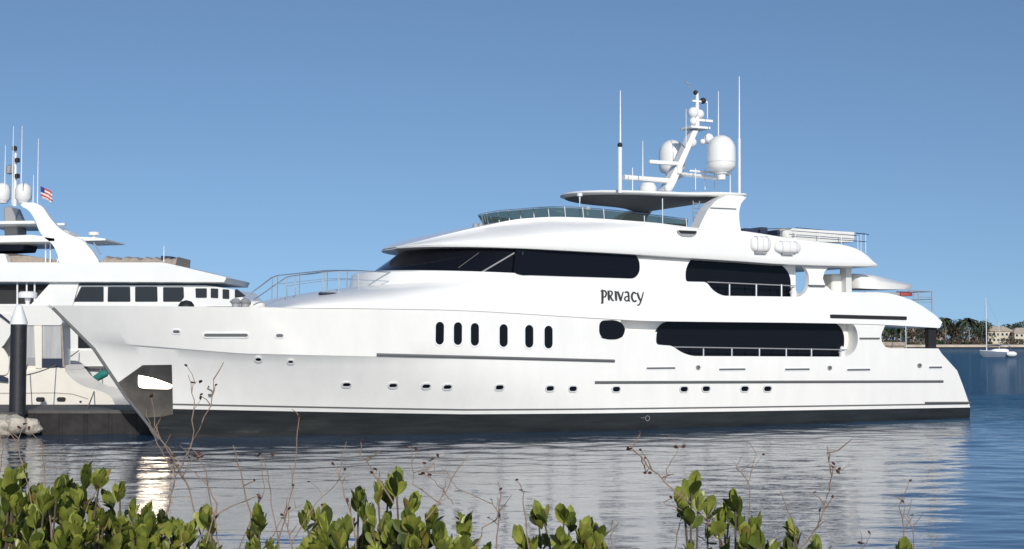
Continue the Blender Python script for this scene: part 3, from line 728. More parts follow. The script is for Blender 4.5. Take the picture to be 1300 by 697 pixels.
# radar scanners
a, b = L0(824, 205.5, .3), L0(865, 206, .3); m = Y(); m.box(a.x, b.x, .18, .42, a.z - .09, a.z + .1); m.tube([(L0(858, 212).x, .3, a.z - .5), (L0(858, 212).x, .3, a.z)], .15, 10); m.build('radar_scanner', M['white'], yacht, bevel=.04)
a, b = L0(792, 225, .2), L0(852, 230, .2); m = Y(); m.tube([a, b], .14, 8); m.build('radar_scanner', M['white'], yacht)
u, z = loc(822.5, 243, .8); m = Y(); m.lathe([(0, 0), (.42, 0), (.42, .22), (.3, .42), (0, .48)], (u, .8, z - .02), 18); m.build('small_dome', M['soft'], yacht)
ball('sensor_pod', L0(848, 239, .8), .2, 'trim')
# aft arm carrying instruments
a, b = L0(876, 217, .5), L0(922, 220, 1.9); m = Y(); m.tube([a, b], .06, 6); m.box(b.x - .25, b.x + .15, b.y - .15, b.y + .15, b.z - .1, b.z + .08); m.build('instrument_arm', M['white'], yacht)
ball('navigation_light', L0(915, 224, 1.7), .14, 'dark')
# whip aerials
def whip(x, y0, y1, p, r0=.035, r1=.012):
    a, b = L0(x, y0, p), L0(x, y1, p); m = Y(); m.tube([a, a.lerp(b, .5), b], r0, 6, r1); m.build('whip_aerial', M['trim'], yacht)
m = Y(); a, b = L0(787, 245, 2.5), L0(787, 187, 2.5); m.tube([a, b], .10, 10); m.build('aerial_post', M['white'], yacht)
whip(787.5, 187, 115, 2.5, .045, .02); ball('navigation_light', L0(787, 184, 2.5), .12, 'dark')
whip(938.5, 252, 176, 1.6, .08, .07); whip(938.5, 176, 97, 1.6, .045, .02); whip(912, 172, 116, 1.9, .03, .015); whip(816, 226, 179, 1.0, .03, .015)
whip(803, 243, 213, 1.0, .025, .02); whip(871, 185, 138, .4, .02, .012); whip(927, 250, 222, 3.8, .03, .02)
for x in (883, 895, 907): whip(x, 241 - (x - 883)*.0, 214, 1.0, .02, .02)

# ---- flybridge aft: rafts, awning, rails, dark sun loungers
def blob(c_, rx, rp, rz, name, mm, seg=18, n=2.8):
    m = Y(); secs = []
    for i in range(1, 12):
        t = -math.pi/2 + i*math.pi/12; s_ = max(0, math.cos(t))**(2/n); 
        secs.append([(c_[0] + rx*math.copysign(abs(math.sin(t))**(2/n), math.sin(t)), c_[1] + rp*s_*math.copysign(abs(math.cos(2*math.pi*k/seg))**(2/n), math.cos(2*math.pi*k/seg)), c_[2] + rz*s_*math.copysign(abs(math.sin(2*math.pi*k/seg))**(2/n), math.sin(2*math.pi*k/seg))) for k in range(seg)])
    return m.loft(secs).build(name, M[mm], yacht, 60)
for x, y, w, h in ((965, 310, 27, 23), (999, 314, 36, 18)):
    u, z = loc(x, y, 4.85); o = blob((u, 4.85, z), w*.0215, .26, h*.0165, 'life_raft_canister', 'white')
    m = Y()
    for k in (-.5, 0, .5):
        m.prism(lambda a, b, d: (u + k*w*.023 + d, 4.85 + a, z + b), rrect(0, 0, .53, h*.0335, .2), -.02, .02, [rrect(0, 0, .48, h*.031, .18)])
    m.build('lashing_strap', M['wallgrey'], o)
    m = Y(); m.box(u - .35, u + .3, 4.7, 4.98, z - h*.0165 - .07, z - h*.0165 + .02); m.build('raft_cradle', M['greyc'], o)
a, b = L0(995, 291.5, 3.9), L0(1086, 297, 3.9)
m = Y(); m.prism(lambda u, z, d: (u, d, z), [(a.x, a.z - .62), (b.x, b.z - .42), (b.x + .05, b.z + .1), (a.x, a.z + .1)], 3.0, 3.9); m.build('folded_awning', M['soft'], yacht, bevel=.12)
m = Y()
for x0, y0, x1, y1, p in ((940, 291, 1005, 290, 4.0), (1005, 293, 1087, 299, 4.2), (1005, 300, 1087, 306, 4.2), (1086, 296, 1103, 298, 4.0), (1086, 306, 1100, 307, 4.0), (1010, 289, 1100, 297, -3.8)):
    Y().tube([L0(x0, y0, p), L0(x1, y1, p)], .022, 6).build('flybridge_rail', M['steel'], yacht)
for x, y0, y1, p in ((1010, 291, 303, 4.2), (1040, 295, 306, 4.2), (1068, 298, 310, 4.2), (1099, 297, 318, 4.0), (1089, 300, 314, 4.0), (1093, 297, 318, -3.8)):
    Y().tube([L0(x, y0, p), L0(x, y1 + 4, p)], .022, 6).build('rail_post', M['steel'], yacht)
m = Y()
for x, y, w, h in ((948, 292, 18, 3), (964, 291, 10, 4), (986, 294, 12, 3)):
    c_ = L0(x, y, 3.2); m.box(c_.x - w*.022, c_.x + w*.022, 2.6, 3.6, c_.z - .5, c_.z + h*.018)
m.build('sunbed_cushion', M['navy'], yacht, bevel=.05)
# ---- boat deck: locker, crane post, covered tender, red cover, rail
m = Y(); a, b = L0(1050, 348, 3.0), L0(1069, 364, 3.0); m.box(a.x, b.x, 2.2, 3.4, 6.3, a.z); m.build('deck_locker', M['soft'], yacht, bevel=.12)
m = Y(); c_ = L0(1075, 350, 3.6); m.box(c_.x - .18, c_.x + .18, 3.3, 3.75, 6.3, 7.75); m.build('deck_pillar', M['wallgrey'], yacht)
m = Y(); 
secs = []
for x, yt, yb, w in ((1077, 349, 366, .7), (1081, 347.5, 367, 1.0), (1100, 348, 368, 1.15), (1112, 351, 368, 1.15), (1130, 356, 368, 1.05), (1144, 358, 367.5, .8), (1149, 361, 366, .4)):
    u, zt = loc(x, yt, 3.1); _, zb = loc(x, yb, 3.1); secs.append([(u, 3.1 + w*.9, zb), (u, 3.1 + w, lerp(zb, zt, .45)), (u, 3.1 + w*.6, lerp(zb, zt, .85)), (u, 3.1 + w*.1, zt), (u, 3.1 - w*.6, lerp(zb, zt, .85)), (u, 3.1 - w, lerp(zb, zt, .45)), (u, 3.1 - w*.9, zb)])
_t = m.loft(secs)
tender = empty('covered_tender', ORG + AX*secs[0][0][0] - Vector((0, 0, 0)) + PT*3.1 + Vector((0, 0, 6.3)), YANG, 'small tender under a fitted white cover on the yacht\'s aft boat deck', 'tender')
off = secs[0][0][0]
mm_ = Y(); mm_.v = [(x - off, y - 3.1, z - 6.3) for x, y, z in m.v]; mm_.f = m.f; mm_.build('boat_cover', M['white'], tender, 50)
u, z = loc(1112, 369, 3.1); mk = Y(); mk.box(.3, 3.0, -.9, .95, -.02, .12); mk.build('boat_chock', M['greyc'], tender)
u, z = loc(1148, 369, 4.0)
rd = MB(); rd.loft([[( x, y*s_, zz) for y, zz in ((-.4, 0), (.4, 0), (.35, .15), (.1, .24), (-.35, .16))] for x, s_ in ((-.35, .6), (-.1, 1), (.25, 1), (.45, .5))])
o = rd.build('red_cover', M['red'], None, 50); w_ = ORG + AX*u + PT*3.9 + Vector((0, 0, 6.24)); o.location = w_; o.rotation_euler = (0, 0, YANG)
tag(o, 'folded red cloth cover beside the covered tender on the boat deck', 'cover')
m = Y()
for p in (4.3, -4.3):
    a, b = L0(1153, 369, 4.3), L0(1183, 370, 4.3); a.y = b.y = p
    m.tube([a, b], .03, 6)
    for dz in (.3, .55): m.tube([b + Vector((-.9 + dz*.3, 0, -dz)), b + Vector((0, 0, -dz))], .02, 6)
    m.tube([b, b + Vector((0, 0, -1.0))], .03, 6); m.tube([b + Vector((-.9, 0, 0)), b + Vector((-.9, 0, -.6))], .025, 6)
b = L0(1183, 370, 4.3); m.tube([(b.x, 4.3, b.z), (b.x, -4.3, b.z)], .03, 6); m.tube([(b.x, 4.3, b.z - .4), (b.x, -4.3, b.z - .4)], .02, 6)
m.build('boat_deck_rail', M['greyc'], yacht)
m = Y()
for y in (-3, -1, 1, 3): Y().tube([(b.x, y, b.z), (b.x, y, b.z - .9)], .02, 6).build('rail_post', M['greyc'], yacht)
# rails in the openings
def open_rail(posts, yr, yb, p, xs, xe):
    m = Y(); pts = [L0(x, y, p) for x, y in ((xs[0], xs[1]), (xe[0], xe[1]))]
    m.tube(pts, .028, 6); m.build('walkway_rail', M['greyc'], yacht)
    for x in posts:
        m = Y(); a, b = L0(x, yr, p), L0(x, yb, p); m.tube([a, b], .05, 6); m.build('rail_post', M['steel'], yacht)
open_rail((893, 929, 964, 998, 1030), 442.5, 453, 4.52, (856, 440.5), (1075, 444))
open_rail((926, 960, 992), 361, 376.5, 4.42, (898, 358), (1010, 363))
for x, y, p in ((1069, 444, 4.3), (1007, 368, 4.2)):
    c_ = L0(x, y, p); m = Y(); m.lathe([(0, -.5), (.15, -.5), (.15, -.2), (.19, -.1), (.12, -.02), (.10, .12), (0, .2)], tuple(c_), 14); m.build('capstan', M['trim'], yacht)
# stern: dark pillar, cockpit floor things, swim platform
m = Y(); a = L0(1176, 430, 4.4); b = L0(1190.5, 430, 4.4)

for sg in (1, -1): Y().box(a.x + .1, b.x - .15, sg*4.2, sg*4.45, 3.5, 4.75).build('stern_pillar', M['dark'], yacht)
c_ = L0(1150, 430, 4.5); m = Y(); m.tube([(c_.x, 4.5, 3.5), (c_.x, 4.5, 4.75)], .03, 6); m.build('awning_post', M['steel'], yacht)
m = Y(); m.box(39.2, 41.6, -1.2, 1.4, 3.72, 3.8); m.box(40.2, 40.6, -.2, .4, 3.5, 3.73); m.build('cockpit_table', M['tan'], yacht, bevel=.02)
m = Y(); m.box(38.9, 41.9, 2.2, 3.0, 3.5, 3.72); m.box(38.9, 41.9, 2.9, 3.1, 3.7, 3.92); m.build('cockpit_sofa', M['tan'], yacht, bevel=.05)
for x in (39.3, 41.4): Y().tube([(x, -4.3, 3.5), (x, -4.3, 4.75)], .05, 8).build('awning_post', M['greyc'], yacht)
# foredeck rails (port and starboard)
def dk(x, y, p): return L0(x, y, p)
for sg in (1, -1):
    P = 2.3
    if sg == 1: top = [(322, 381), (345, 365), (364, 352), (375, 350), (410, 345.5), (430, 344), (455, 344), (500, 346)]
    else: top = [(313, 376), (330, 364), (345, 352.5), (352, 350), (380, 347), (415, 343.5), (440, 343.5), (462, 344)]
    m = Y(); pts = [L0(x, y, sg*P*(1 if x > 340 else .9)) for x, y in top]; m.tube(pts, .03, 6)
    m.tube([q + Vector((0, 0, -.38)) for q in pts[2:]], .016, 5)
    m.build('foredeck_rail', M['steel'], yacht)
    for q in pts[2:]:
        for _k in (0,):
            base = smooth(SHEER, q.x) if q.x < 9 else smooth(SHEER, q.x) + (s2_top(q.x) - smooth(SHEER, q.x))*(1 - min(.99, abs(q.y)/s2_w(q.x))**s2_n(q.x))**(1/s2_n(q.x))
            m = Y(); m.tube([q, (q.x, q.y, base - .05)], .03, 6); m.build('rail_post', M['steel'], yacht)
# mooring gear on the bow
m = Y(); c_ = L0(238, 387, 1.6); m.lathe([(0, -.3), (.32, -.3), (.32, 0), (.22, .14), (0, .2)], (c_.x, 1.4, c_.z), 16); m.build('bow_roller', M['dark'], yacht)
for x in (300, 312):
    c_ = L0(x, 386, 1.8); m = Y(); m.lathe([(0, -.3), (.16, -.3), (.16, 0), (.26, .1), (.12, .22), (0, .25)], (c_.x, 1.7, c_.z), 12); m.build('windlass', M['greyc'], yacht)
for x, y, rx, rz in ((319, 388, .5, .22),):
    c_ = L0(x, y, .9); blob(tuple(c_), rx, .8, rz, 'foredeck_cover', 'soft')

# ---- the name on the side, brush-like lettering made of separate strokes
def lettering():
    (ua, za), (ub, zb) = loc(763, 381, 4.62), loc(817, 383.5, 4.62)
    W = ub - ua; th = .020
    st = {   # strokes: list of polylines with widths, in a 1-high x-height cell
     'p': [([(.10, 1.08), (.16, .95), (.14, .1), (.10, -.32)], .15), ([(.0, .92), (.16, 1.02), (.42, .98), (.52, .72), (.42, .40), (.18, .32)], .11), ([(-.02, -.34), (.24, -.28)], .08)],
     'R': [([(.10, 1.0), (.12, 0)], .15), ([(.0, .98), (.36, 1.0), (.46, .78), (.34, .55), (.14, .5)], .10), ([(.26, .52), (.40, .12), (.58, -.02)], .12)],
     'I': [([(.12, 1.02), (.14, 0)], .15), ([(.0, 1.0), (.2, .97)], .08)],
     'V': [([(.0, 1.02), (.14, .6), (.28, .0)], .15), ([(.30, .0), (.42, .55), (.56, 1.02)], .09)],
     'a': [([(.08, .92), (.30, 1.0), (.44, .82), (.46, .0)], .13), ([(.44, .56), (.16, .46), (.06, .22), (.22, .02), (.44, .2)], .10), ([(.46, .05), (.58, .02)], .08)],
     'c': [([(.50, .84), (.30, 1.0), (.10, .72), (.10, .3), (.28, .02), (.54, .14)], .13)],
     'y': [([(.02, 1.0), (.14, .5), (.32, .1)], .14), ([(.62, 1.08), (.44, .42), (.26, -.12), (.08, -.36), (-.04, -.30)], .09)]}
    x = 0; adv = [('p', .64), ('R', .68), ('I', .30), ('V', .62), ('a', .68), ('c', .62), ('y', .6)]
    tot = sum(a for _, a in adv); sc = W/tot; H = .42; d = 0; k = 0
    for ch, ad in adv:
        m = Y()
        for pts, w in st[ch]:
            k += 1; P = [Vector((x + q[0], q[1])) for q in pts]
            # smooth the polyline
            fine = []
            for i in range(len(P) - 1):
                p0 = P[max(i-1, 0)]; p1 = P[i]; p2 = P[i+1]; p3 = P[min(i+2, len(P)-1)]
                for j in range(5):
                    t = j/5; fine.append(.5*((2*p1) + (p2-p0)*t + (2*p0-5*p1+4*p2-p3)*t*t + (3*p1-p0-3*p2+p3)*t**3))
            fine.append(P[-1]); L_, Rr = [], []
            for i, q in enumerate(fine):
                t_ = (fine[min(i+1, len(fine)-1)] - fine[max(i-1, 0)]).normalized(); nn = Vector((-t_.y, t_.x)); ww = w*.72*(.75 + .25*math.sin(math.pi*i/(len(fine)-1)))
                L_.append(q + nn*ww); Rr.append(q - nn*ww)
            secs = []
            for a, b in zip(L_, Rr):
                def w3(q, dd):
                    uu = ua + q.x*sc; zz = lerp(za, zb, q.x/tot) + q.y*H; return (uu, S2p(uu, zz) + dd, zz)
                secs.append([w3(a, -.02), w3(a, .006 + .0012*(k % 3)), w3(b, .006 + .0012*(k % 3)), w3(b, -.02)])
            m.loft(secs)
        m.build('name_letter', M['amber'], yacht, 0); x += ad
lettering()

# ================================================================== LEFT SIDE: dock, pile, cruiser, second yacht
def P2(x, y, Yd):
    w = at_y(x, y, Yd); return w.x, w.z
# ---- second motor yacht, lying beyond the dock with its bow to the right
YN = 78.; yc = YN + 3.4
y2 = empty('motor_yacht', (P2(100, 400, YN)[0], yc, 0), 0, 'cream-white motor yacht behind the dock at left, with square windows and an arch mast', 'yacht')
OX = y2.location.x
def q2(pts, Yd=YN): return [(P2(x, y, Yd)[0] - OX, P2(x, y, Yd)[1]) for x, y in pts]
def f2(x, z, d): return (x, d, z)     # d : local depth, -3.4 = near side
def pr2(name, pts, d0, d1, m_, parent=None, holes=(), bevel=0, Yd=None, rad=0, both=False):
    Yd = Yd or (yc + d0); poly = q2(pts, Yd); poly = round_poly(poly, rad) if rad else poly
    mb = MB(); mb.prism(f2, poly, d0, d1, [q2(h, Yd) for h in holes])
    if both: mb.prism(f2, poly, -d1, -d0)
    return mb.build(name, M[m_], parent or y2, bevel=bevel)
M['white2'] = mat('offwhite_gelcoat', (.80, .80, .78), .3, var=.03, scale=.6, coat=.2)
def y2hull():
    mb = MB(); secs = []
    x0 = q2([(-330, 400)])[0][0]; x1 = q2([(338, 400)])[0][0]
    for i in range(31):
        s = i/30; b = 3.4*(1 - max(0, (s - .55)/.45)**2.4); secs_ = []
        for zf, bf, rake in ((-.8, .5, -2.8), (0, .86, -2.0), (.9, .92, -1.3), (2.4, .97, -.6), (3.3, 1, -.1)):
            x = lerp(x0, x1 + rake, s); zz = zf + (.9*max(0, s - .5)*zf/3.3); secs_.append((x, -b*bf - .0, zz))
        secs.append(secs_ + [(x, -y, z) for x, y, z in reversed(secs_)])
    mb.loft(secs); return mb.build('hull', M['white2'], y2)
h2 = y2hull()
pr2('main_house', [(-330, 470), (-330, 386), (92, 386), (250, 386), (300, 400), (330, 440), (330, 470)], -3.1, 3.1, 'white2', bevel=.05)
# slatted white side wing, window wall and roof
pr2('upper_house', [(92, 362), (262, 362), (300, 368), (318, 389), (92, 389), (50, 389), (72, 362)], -3.0, 3.0, 'white2', bevel=.04)
def y2roof():
    m = MB(); secs = []
    for d, k in ((-3.5, 0), (-3.3, .0), (-2.4, 0), (-1, 0), (0, 0), (1, 0), (2.4, 0), (3.3, 0), (3.5, 0)):
        f = (abs(d)/3.5)**3
        pts = [(-330, 358), (lerp(290, 285, f), 359.5), (lerp(291, 288, f), 353), (lerp(248, 240, f), 341), (214, 334.5), (205, 333 + 0*f), (-330, 333)]
        inset = .06 if abs(d) == 3.5 else 0
        secs.append([(a, d, lerp(b, 8.1, inset)) for a, b in q2(pts, YN)])
    m.loft(secs); return m.build('upper_deck_roof', M['white2'], y2)
y2roof()
for pts in ([(103, 364), (131.5, 364), (131.5, 383), (94, 383)], [(137, 364), (165, 364), (165.5, 383), (136.5, 383)], [(171.5, 364), (199.5, 364), (200, 383), (171.5, 383)], [(207, 364.5), (233, 364.5), (233.5, 378), (229, 383), (207, 383)],
            [(248, 366), (262.5, 366), (262.5, 378), (248.5, 378)], [(267.5, 366), (277, 366.5), (277, 378.5), (267.5, 378)], [(282.5, 367), (291, 367.5), (291, 379.5), (282.5, 379)], [(298, 367.5), (301, 367), (312, 376), (298, 378)],
            [(78, 419), (89, 419), (89.5, 443), (78.5, 443)], [(99, 421), (130, 421), (130, 442), (99, 442)]):
    lo_ = pts[0][1] > 400
    pr2('window', pts, -3.13 if lo_ else -3.035, -3.0 if lo_ else -2.9, 'glass2', rad=.05)
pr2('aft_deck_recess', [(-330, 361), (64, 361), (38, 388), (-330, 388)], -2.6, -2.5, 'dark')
for x in (22, 34, 44, -20, -60): 
    a = q2([(x, 360), (x, 388)], YN + .3); MB().tube([(a[0][0], -3.1, a[0][1]), (a[1][0], -3.1, a[1][1])], .05, 6).build('deck_stanchion', M['trim'], y2)
pr2('deck_edge', [(-330, 386), (62, 386), (62, 391), (-330, 391)], -3.45, 3.4, 'white2')
pr2('slatted_wing', [(64, 359.2), (100, 359.2), (92, 388), (38, 388)], -3.2, -3.05, 'white2')
# waterline stripe and knuckle lines
for y0, y1, mm, d in ((505.5, 509, 'purple', .04), (511, 512.5, 'purple', .04), (465, 468, 'rail', .05)):
    a = q2([(-330, y0), (185, y0), (185, y1), (-330, y1)], YN); MB().prism(f2, a, -3.4 - d, -3.0).build('side_stripe', M[mm], y2)
# flybridge: arch wing, platforms, domes, mast
wing = [(26, 257), (44, 257), (54, 262), (63, 276), (74, 289), (88, 298), (104, 304), (117, 318), (127, 334), (74, 334), (73, 322), (66, 309), (55, 301), (49, 292), (44, 278), (36, 266), (26, 262)]
pr2('arch_wing', wing, -2.9, -2.5, 'white2', rad=.2, bevel=.03)
pr2('hardtop', [(-90, 302), (40, 298), (70, 302), (70, 307), (-90, 309)], -2.9, 2.9, 'white2', bevel=.04)
pr2('arch_shelf', [(-30, 281), (48, 280), (50, 284), (-30, 285)], -2.5, 2.5, 'white2', bevel=.03)
pr2('arch_column', [(4, 262), (14, 262), (22, 281), (22, 300), (5, 300)], -.8, .8, 'greyc', bevel=.1)
pr2('dark_bimini', [(-40, 306), (32, 306), (28, 318), (-40, 321)], -1.2, 1.2, 'navy', bevel=.1)
pr2('flybridge_clutter', [(-60, 322), (20, 322), (46, 326), (72, 330), (72, 335), (-60, 335)], -1.5, 1.5, 'tan', bevel=.1)
pr2('flybridge_seat', [(-30, 322), (6, 322), (10, 335), (-30, 335)], -2.6, -1.9, 'white2', bevel=.08)
for x in (55, 61, 70): a = q2([(x, 303), (x, 333)], YN + 1); MB().tube([(a[0][0], -2, a[0][1]), (a[1][0], -2, a[1][1])], .04, 6).build('deck_stanchion', M['trim'], y2)
def dome2(x, yt, yb, w, d):
    (a, zt), (_, zb) = q2([(x, yt), (x, yb)], yc + d); r = w*.5*.0433; h = zt - zb
    MB().lathe([(0, 0), (r*.6, 0), (r*.75, .12*h), (r, .22*h), (r, .62*h)] + [(r*math.cos(t*math.pi/12), .62*h + .38*h*math.sin(t*math.pi/12)) for t in range(1, 7)], (a, d, zb), 20).build('satellite_dome', M['white2'], y2, 50)
dome2(30, 232, 258, 21, -1.2); dome2(4, 232, 258, 20, 1.2)
(a, za), (_, zb) = q2([(20, 187), (18, 262)], yc); MB().tube([(a, 0, zb), (a, 0, za)], .12, 8, .06).build('mast_pole', M['white2'], y2)
for x, y in ((20, 189), (23.5, 204), (23.5, 224)): 
    c2 = q2([(x, y)], yc)[0]; MB().lathe([(0, -.15), (.15, -.1), (.15, .1), (0, .16)], (c2[0], -.2, c2[1]), 10).build('navigation_light', M['dark'], y2)
c2 = q2([(14, 216)], yc)[0]; MB().lathe([(0, -.3), (.22, -.2), (.22, .2), (0, .3)], (c2[0], -.2, c2[1]), 10).build('sensor_pod', M['greyc'], y2)
for x, y0, y1 in ((47.5, 262, 176), (15.5, 260, 160), (6, 240, 184), (42, 262, 222), (27, 232, 160), (208, 333, 312), (90, 362, 320)):
    (a, z0), (_, z1) = q2([(x, y0), (x, y1)], YN + 1); MB().tube([(a, -2.4, z0), (a, -2.4, z1)], .035, 5, .015).build('whip_aerial', M['trim'], y2)
pr2('awning_frame', [(98, 303), (121, 301.5), (134, 303), (134, 305), (98, 306)], -2.0, 2.0, 'white2')
pr2('radar_scanner', [(64, 283.5), (82, 283), (82, 286), (64, 286)], -.2, .2, 'white2')
pr2('flybridge_console', [(66, 290), (84, 292), (90, 299), (88, 306), (64, 306)], -1, 1, 'soft', bevel=.1)
ft = pr2('hardtop_visor', [(90, 300), (126, 302), (126, 305), (90, 304)], -1.8, 1.8, 'white2')
(a, z0), (b, z1) = q2([(113, 304), (124, 322)], YN + 1); MB().tube([(a, -1.8, z0), (b, -1.8, z1)], .04, 6).build('deck_stanchion', M['greyc'], y2)
c2 = q2([(110, 297)], YN + 1)[0]; MB().lathe([(0, -.2), (.1, -.2), (.1, 0), (.32, .04), (.32, .2), (.1, .26), (0, .26)], (c2[0], -1, c2[1]), 14).build('radar_dome', M['white2'], y2)
# covered cushions along the flybridge front
m = MB(); secs = []; a0 = q2([(124, 333)])[0][0]; a1 = q2([(214, 333)])[0][0]; z0 = q2([(124, 334.5)])[0][1]
for i in range(25):
    t = i/24; hh = .38 + .07*math.sin(i*1.9) + .05*math.sin(i*.9); w = 2.7 - .9*t*t; x = lerp(a0, a1, t)
    secs.append([(x, -w, z0), (x + .1, -w - .05, z0 + hh*.8), (x + .1, -w + .3, z0 + hh), (x + .1, w - .3, z0 + hh), (x, w, z0)])
m.loft(secs); m.build('cushion_cover', M['tan'], y2, 50)
pr2('cushion_end', [(204, 324.5), (219, 325.5), (216, 335), (204, 335)], -1.85, 1.6, 'navy', bevel=.05)
# flag
fl = MB(); nx, ny = 10, 6; a, z = q2([(50, 240)], YN + 1)[0]
vs = [(a + .05 + 1.0*(i/nx)*.7 , -2.4 + .10*math.sin(i*1.1 + j*.3), z + .15 - .62*(j/ny) - .35*(i/nx)**1.3) for j in range(ny+1) for i in range(nx+1)]
fs = [(j*(nx+1)+i, j*(nx+1)+i+1, (j+1)*(nx+1)+i+1, (j+1)*(nx+1)+i) for j in range(ny) for i in range(nx)]
fl.add(vs, fs)
fo = fl.build('flag', mat('flag_red', (.55, .06, .05), .8), None, 60, normals=False); fo.data.materials.append(mat('flag_white', (.75, .72, .7), .8)); fo.data.materials.append(mat('flag_blue', (.03, .05, .2), .8))
for k, p_ in enumerate(fo.data.polygons):
    i, j = k % nx, k // nx; p_.material_index = 2 if (i < 4 and j < 3) else (0 if j % 2 == 0 else 1)
sm = fo.modifiers.new('solid', 'SOLIDIFY'); sm.thickness = .01
fo.location = y2.location; tag(fo, 'small red, white and blue flag flying from the mast stay of the left yacht', 'flag')

# ---- cream cabin cruiser just behind the dock
ZC = 69.
cr = empty('cabin_cruiser', (P2(40, 480, ZC)[0], ZC + 1.7, 0), 0, 'cream cabin cruiser with a canvas and vinyl enclosure, behind the black pile at left', 'cruiser')
CXo = cr.location.x
def prc(name, pts, d0, d1, m_, rad=0, bevel=0, parent=None):
    poly = [(P2(x, y, ZC + 1.7 + d0)[0] - CXo, P2(x, y, ZC + 1.7 + d0)[1]) for x, y in pts]; poly = round_poly(poly, rad) if rad else poly
    return MB().prism(f2, poly, d0, d1).build(name, M[m_], parent or cr, bevel=bevel)
prc('hull', [(-160, 528), (-160, 478), (36, 470), (60, 468), (80, 466), (87, 478), (104, 490), (126, 496), (141, 502), (148, 519), (149, 528)], -1.7, 1.7, 'cream', rad=.3, bevel=.12)
prc('sheer_line', [(-160, 499.8), (70, 498.3), (92, 499.8), (112, 506), (112, 507), (92, 500.8), (70, 499.3), (-160, 500.8)], -1.715, -1.6, 'tan')
for x, y, w, h in ((51.5, 507, 11, 5.5), (78, 507, 11, 5.5), (49, 516.5, 6, 3), (105, 518, 11, 5), (102.5, 510, 3, 2.5)):
    a, z = P2(x, y, ZC); mb = MB(); mb.prism(lambda p_, q_, d: (a - CXo + p_, d, z + q_), rrect(0, 0, w*.0383, h*.0383, .09), -1.74, -1.6); mb.build('porthole', M['dark'], cr)
prc('cockpit_side', [(-160, 480), (-160, 466), (34, 464), (80, 464), (83, 470), (80, 480)], -1.6, 1.6, 'cream', bevel=.08)
prc('cabin_top', [(-160, 386), (16, 388), (60, 388), (78, 404), (80, 413), (-160, 413)], -1.7, 1.7, 'soft', rad=.2, bevel=.08)
prc('enclosure_post', [(43, 413), (53, 413), (53, 468), (45, 468)], -1.68, -1.5, 'cream', bevel=.03)
prc('vinyl_curtain', [(34, 413), (44, 413), (45, 454), (34, 454)], -1.62, -1.58, 'creamc')
prc('vinyl_curtain', [(54, 413.5), (77, 413.5), (78, 456), (54, 456)], -1.62, -1.58, 'creamc')
prc('curtain_hem', [(53.5, 455), (80, 455), (81, 467), (53.5, 467)], -1.63, -1.55, 'navy')
prc('curtain_hem', [(34, 454), (45, 454), (45, 464), (34, 464)], -1.63, -1.55, 'greyc')
prc('curtain_frame', [(77, 413), (79, 413), (82, 466), (79.5, 466)], -1.66, -1.55, 'tan')
prc('inner_cabin', [(-160, 413), (75, 413), (75, 466), (-160, 466)], -.4, 1.4, 'soft')
prc('canvas_panel', [(-160, 404), (14, 398), (14, 424), (2, 442), (-160, 446)], -1.8, -1.7, 'soft', rad=.2)
prc('canvas_panel', [(-160, 446), (3, 440), (12, 455), (10, 476), (-160, 480)], -1.82, -1.74, 'cream', rad=.2)
prc('canvas_trim', [(-160, 396), (0, 398), (12, 408), (12, 411), (0, 402), (-160, 400)], -1.88, -1.83, 'navy')
prc('canvas_trim', [(-160, 478), (0, 476), (10, 480), (10, 485), (0, 484), (-160, 486)], -1.88, -1.83, 'navy')
a = P2(20, 374, ZC); MB().lathe([(0, -.32), (.12, -.32), (.14, -.12), (.44, -.1), (.46, .12), (.36, .2), (0, .22)], (a[0] - CXo, 0, a[1]), 18).build('radar_dome', M['trim'], cr)
MB().tube([(a[0] - CXo, 0, a[1] - .8), (a[0] - CXo, 0, a[1] - .3)], .1, 8).build('radar_stand', M['trim'], cr)

# ---- teal covered bit on the bow of the boat behind (a fender cover on a pole)
g_ = empty('covered_reel', (P2(136, 485, 76)[0], 74, 0), 0, 'small teal canvas cover on a thin pole, just left of the big yacht\'s raked stem', 'canvas cover')
zb = P2(132, 480, 74)[1]
m = MB(); m.loft([[(x, .18*s_*math.cos(t), zb + .12*math.sin(x*4) + .22*s_*math.sin(t) + x*.25) for t in [k*math.pi/4 for k in range(8)]] for x, s_ in ((-.55, .3), (-.35, .7), (0, 1), (.35, 1.1), (.6, .6))]); m.build('canvas_cover', M['teal'], g_, 60)
MB().tube([(-.5, 0, 1.0), (-.5, 0, zb - .1)], .03, 6).build('pole', M['greyc'], g_)

# ---- dock
DY0, DY1 = 60.5, 66.0
dk_ = empty('dock', (P2(60, 530, DY0)[0], DY0, 0), 0, 'low dark dock running behind the stem of the big yacht at left', 'dock')
dx = dk_.location.x; xr = P2(192, 530, DY0)[0] - dx + .6
ztop = P2(100, 521, DY0)[1]
m = MB(); m.box(-40, xr, 0, DY1 - DY0, ztop - .14, ztop); m.build('deck', M['docktop'], dk_, bevel=.02)
m = MB(); m.box(-40, xr - .05, .04, .3, -.4, ztop - .142); m.build('fascia', M['dock'], dk_)
for i in range(26):
    x = xr - .25 - i*1.05; m = MB(); m.lathe([(.10, -1.5), (.10, .6), (.10, ztop - .15)], (x, .08, 0), 10); m.build('pile', M['dock'], dk_)
m = MB(); m.box(-40, xr - .1, 1.5, DY1 - DY0, -1, .85); m.build('dock_core', M['dock'], dk_)
m = MB(); xw = P2(31, 524, DY0 - .5)[0] - dx; m.box(-40, xw, -1.3, 0.0, ztop - .16, ztop - .02); m.build('concrete_slab', M['docktop'], dk_, bevel=.03)
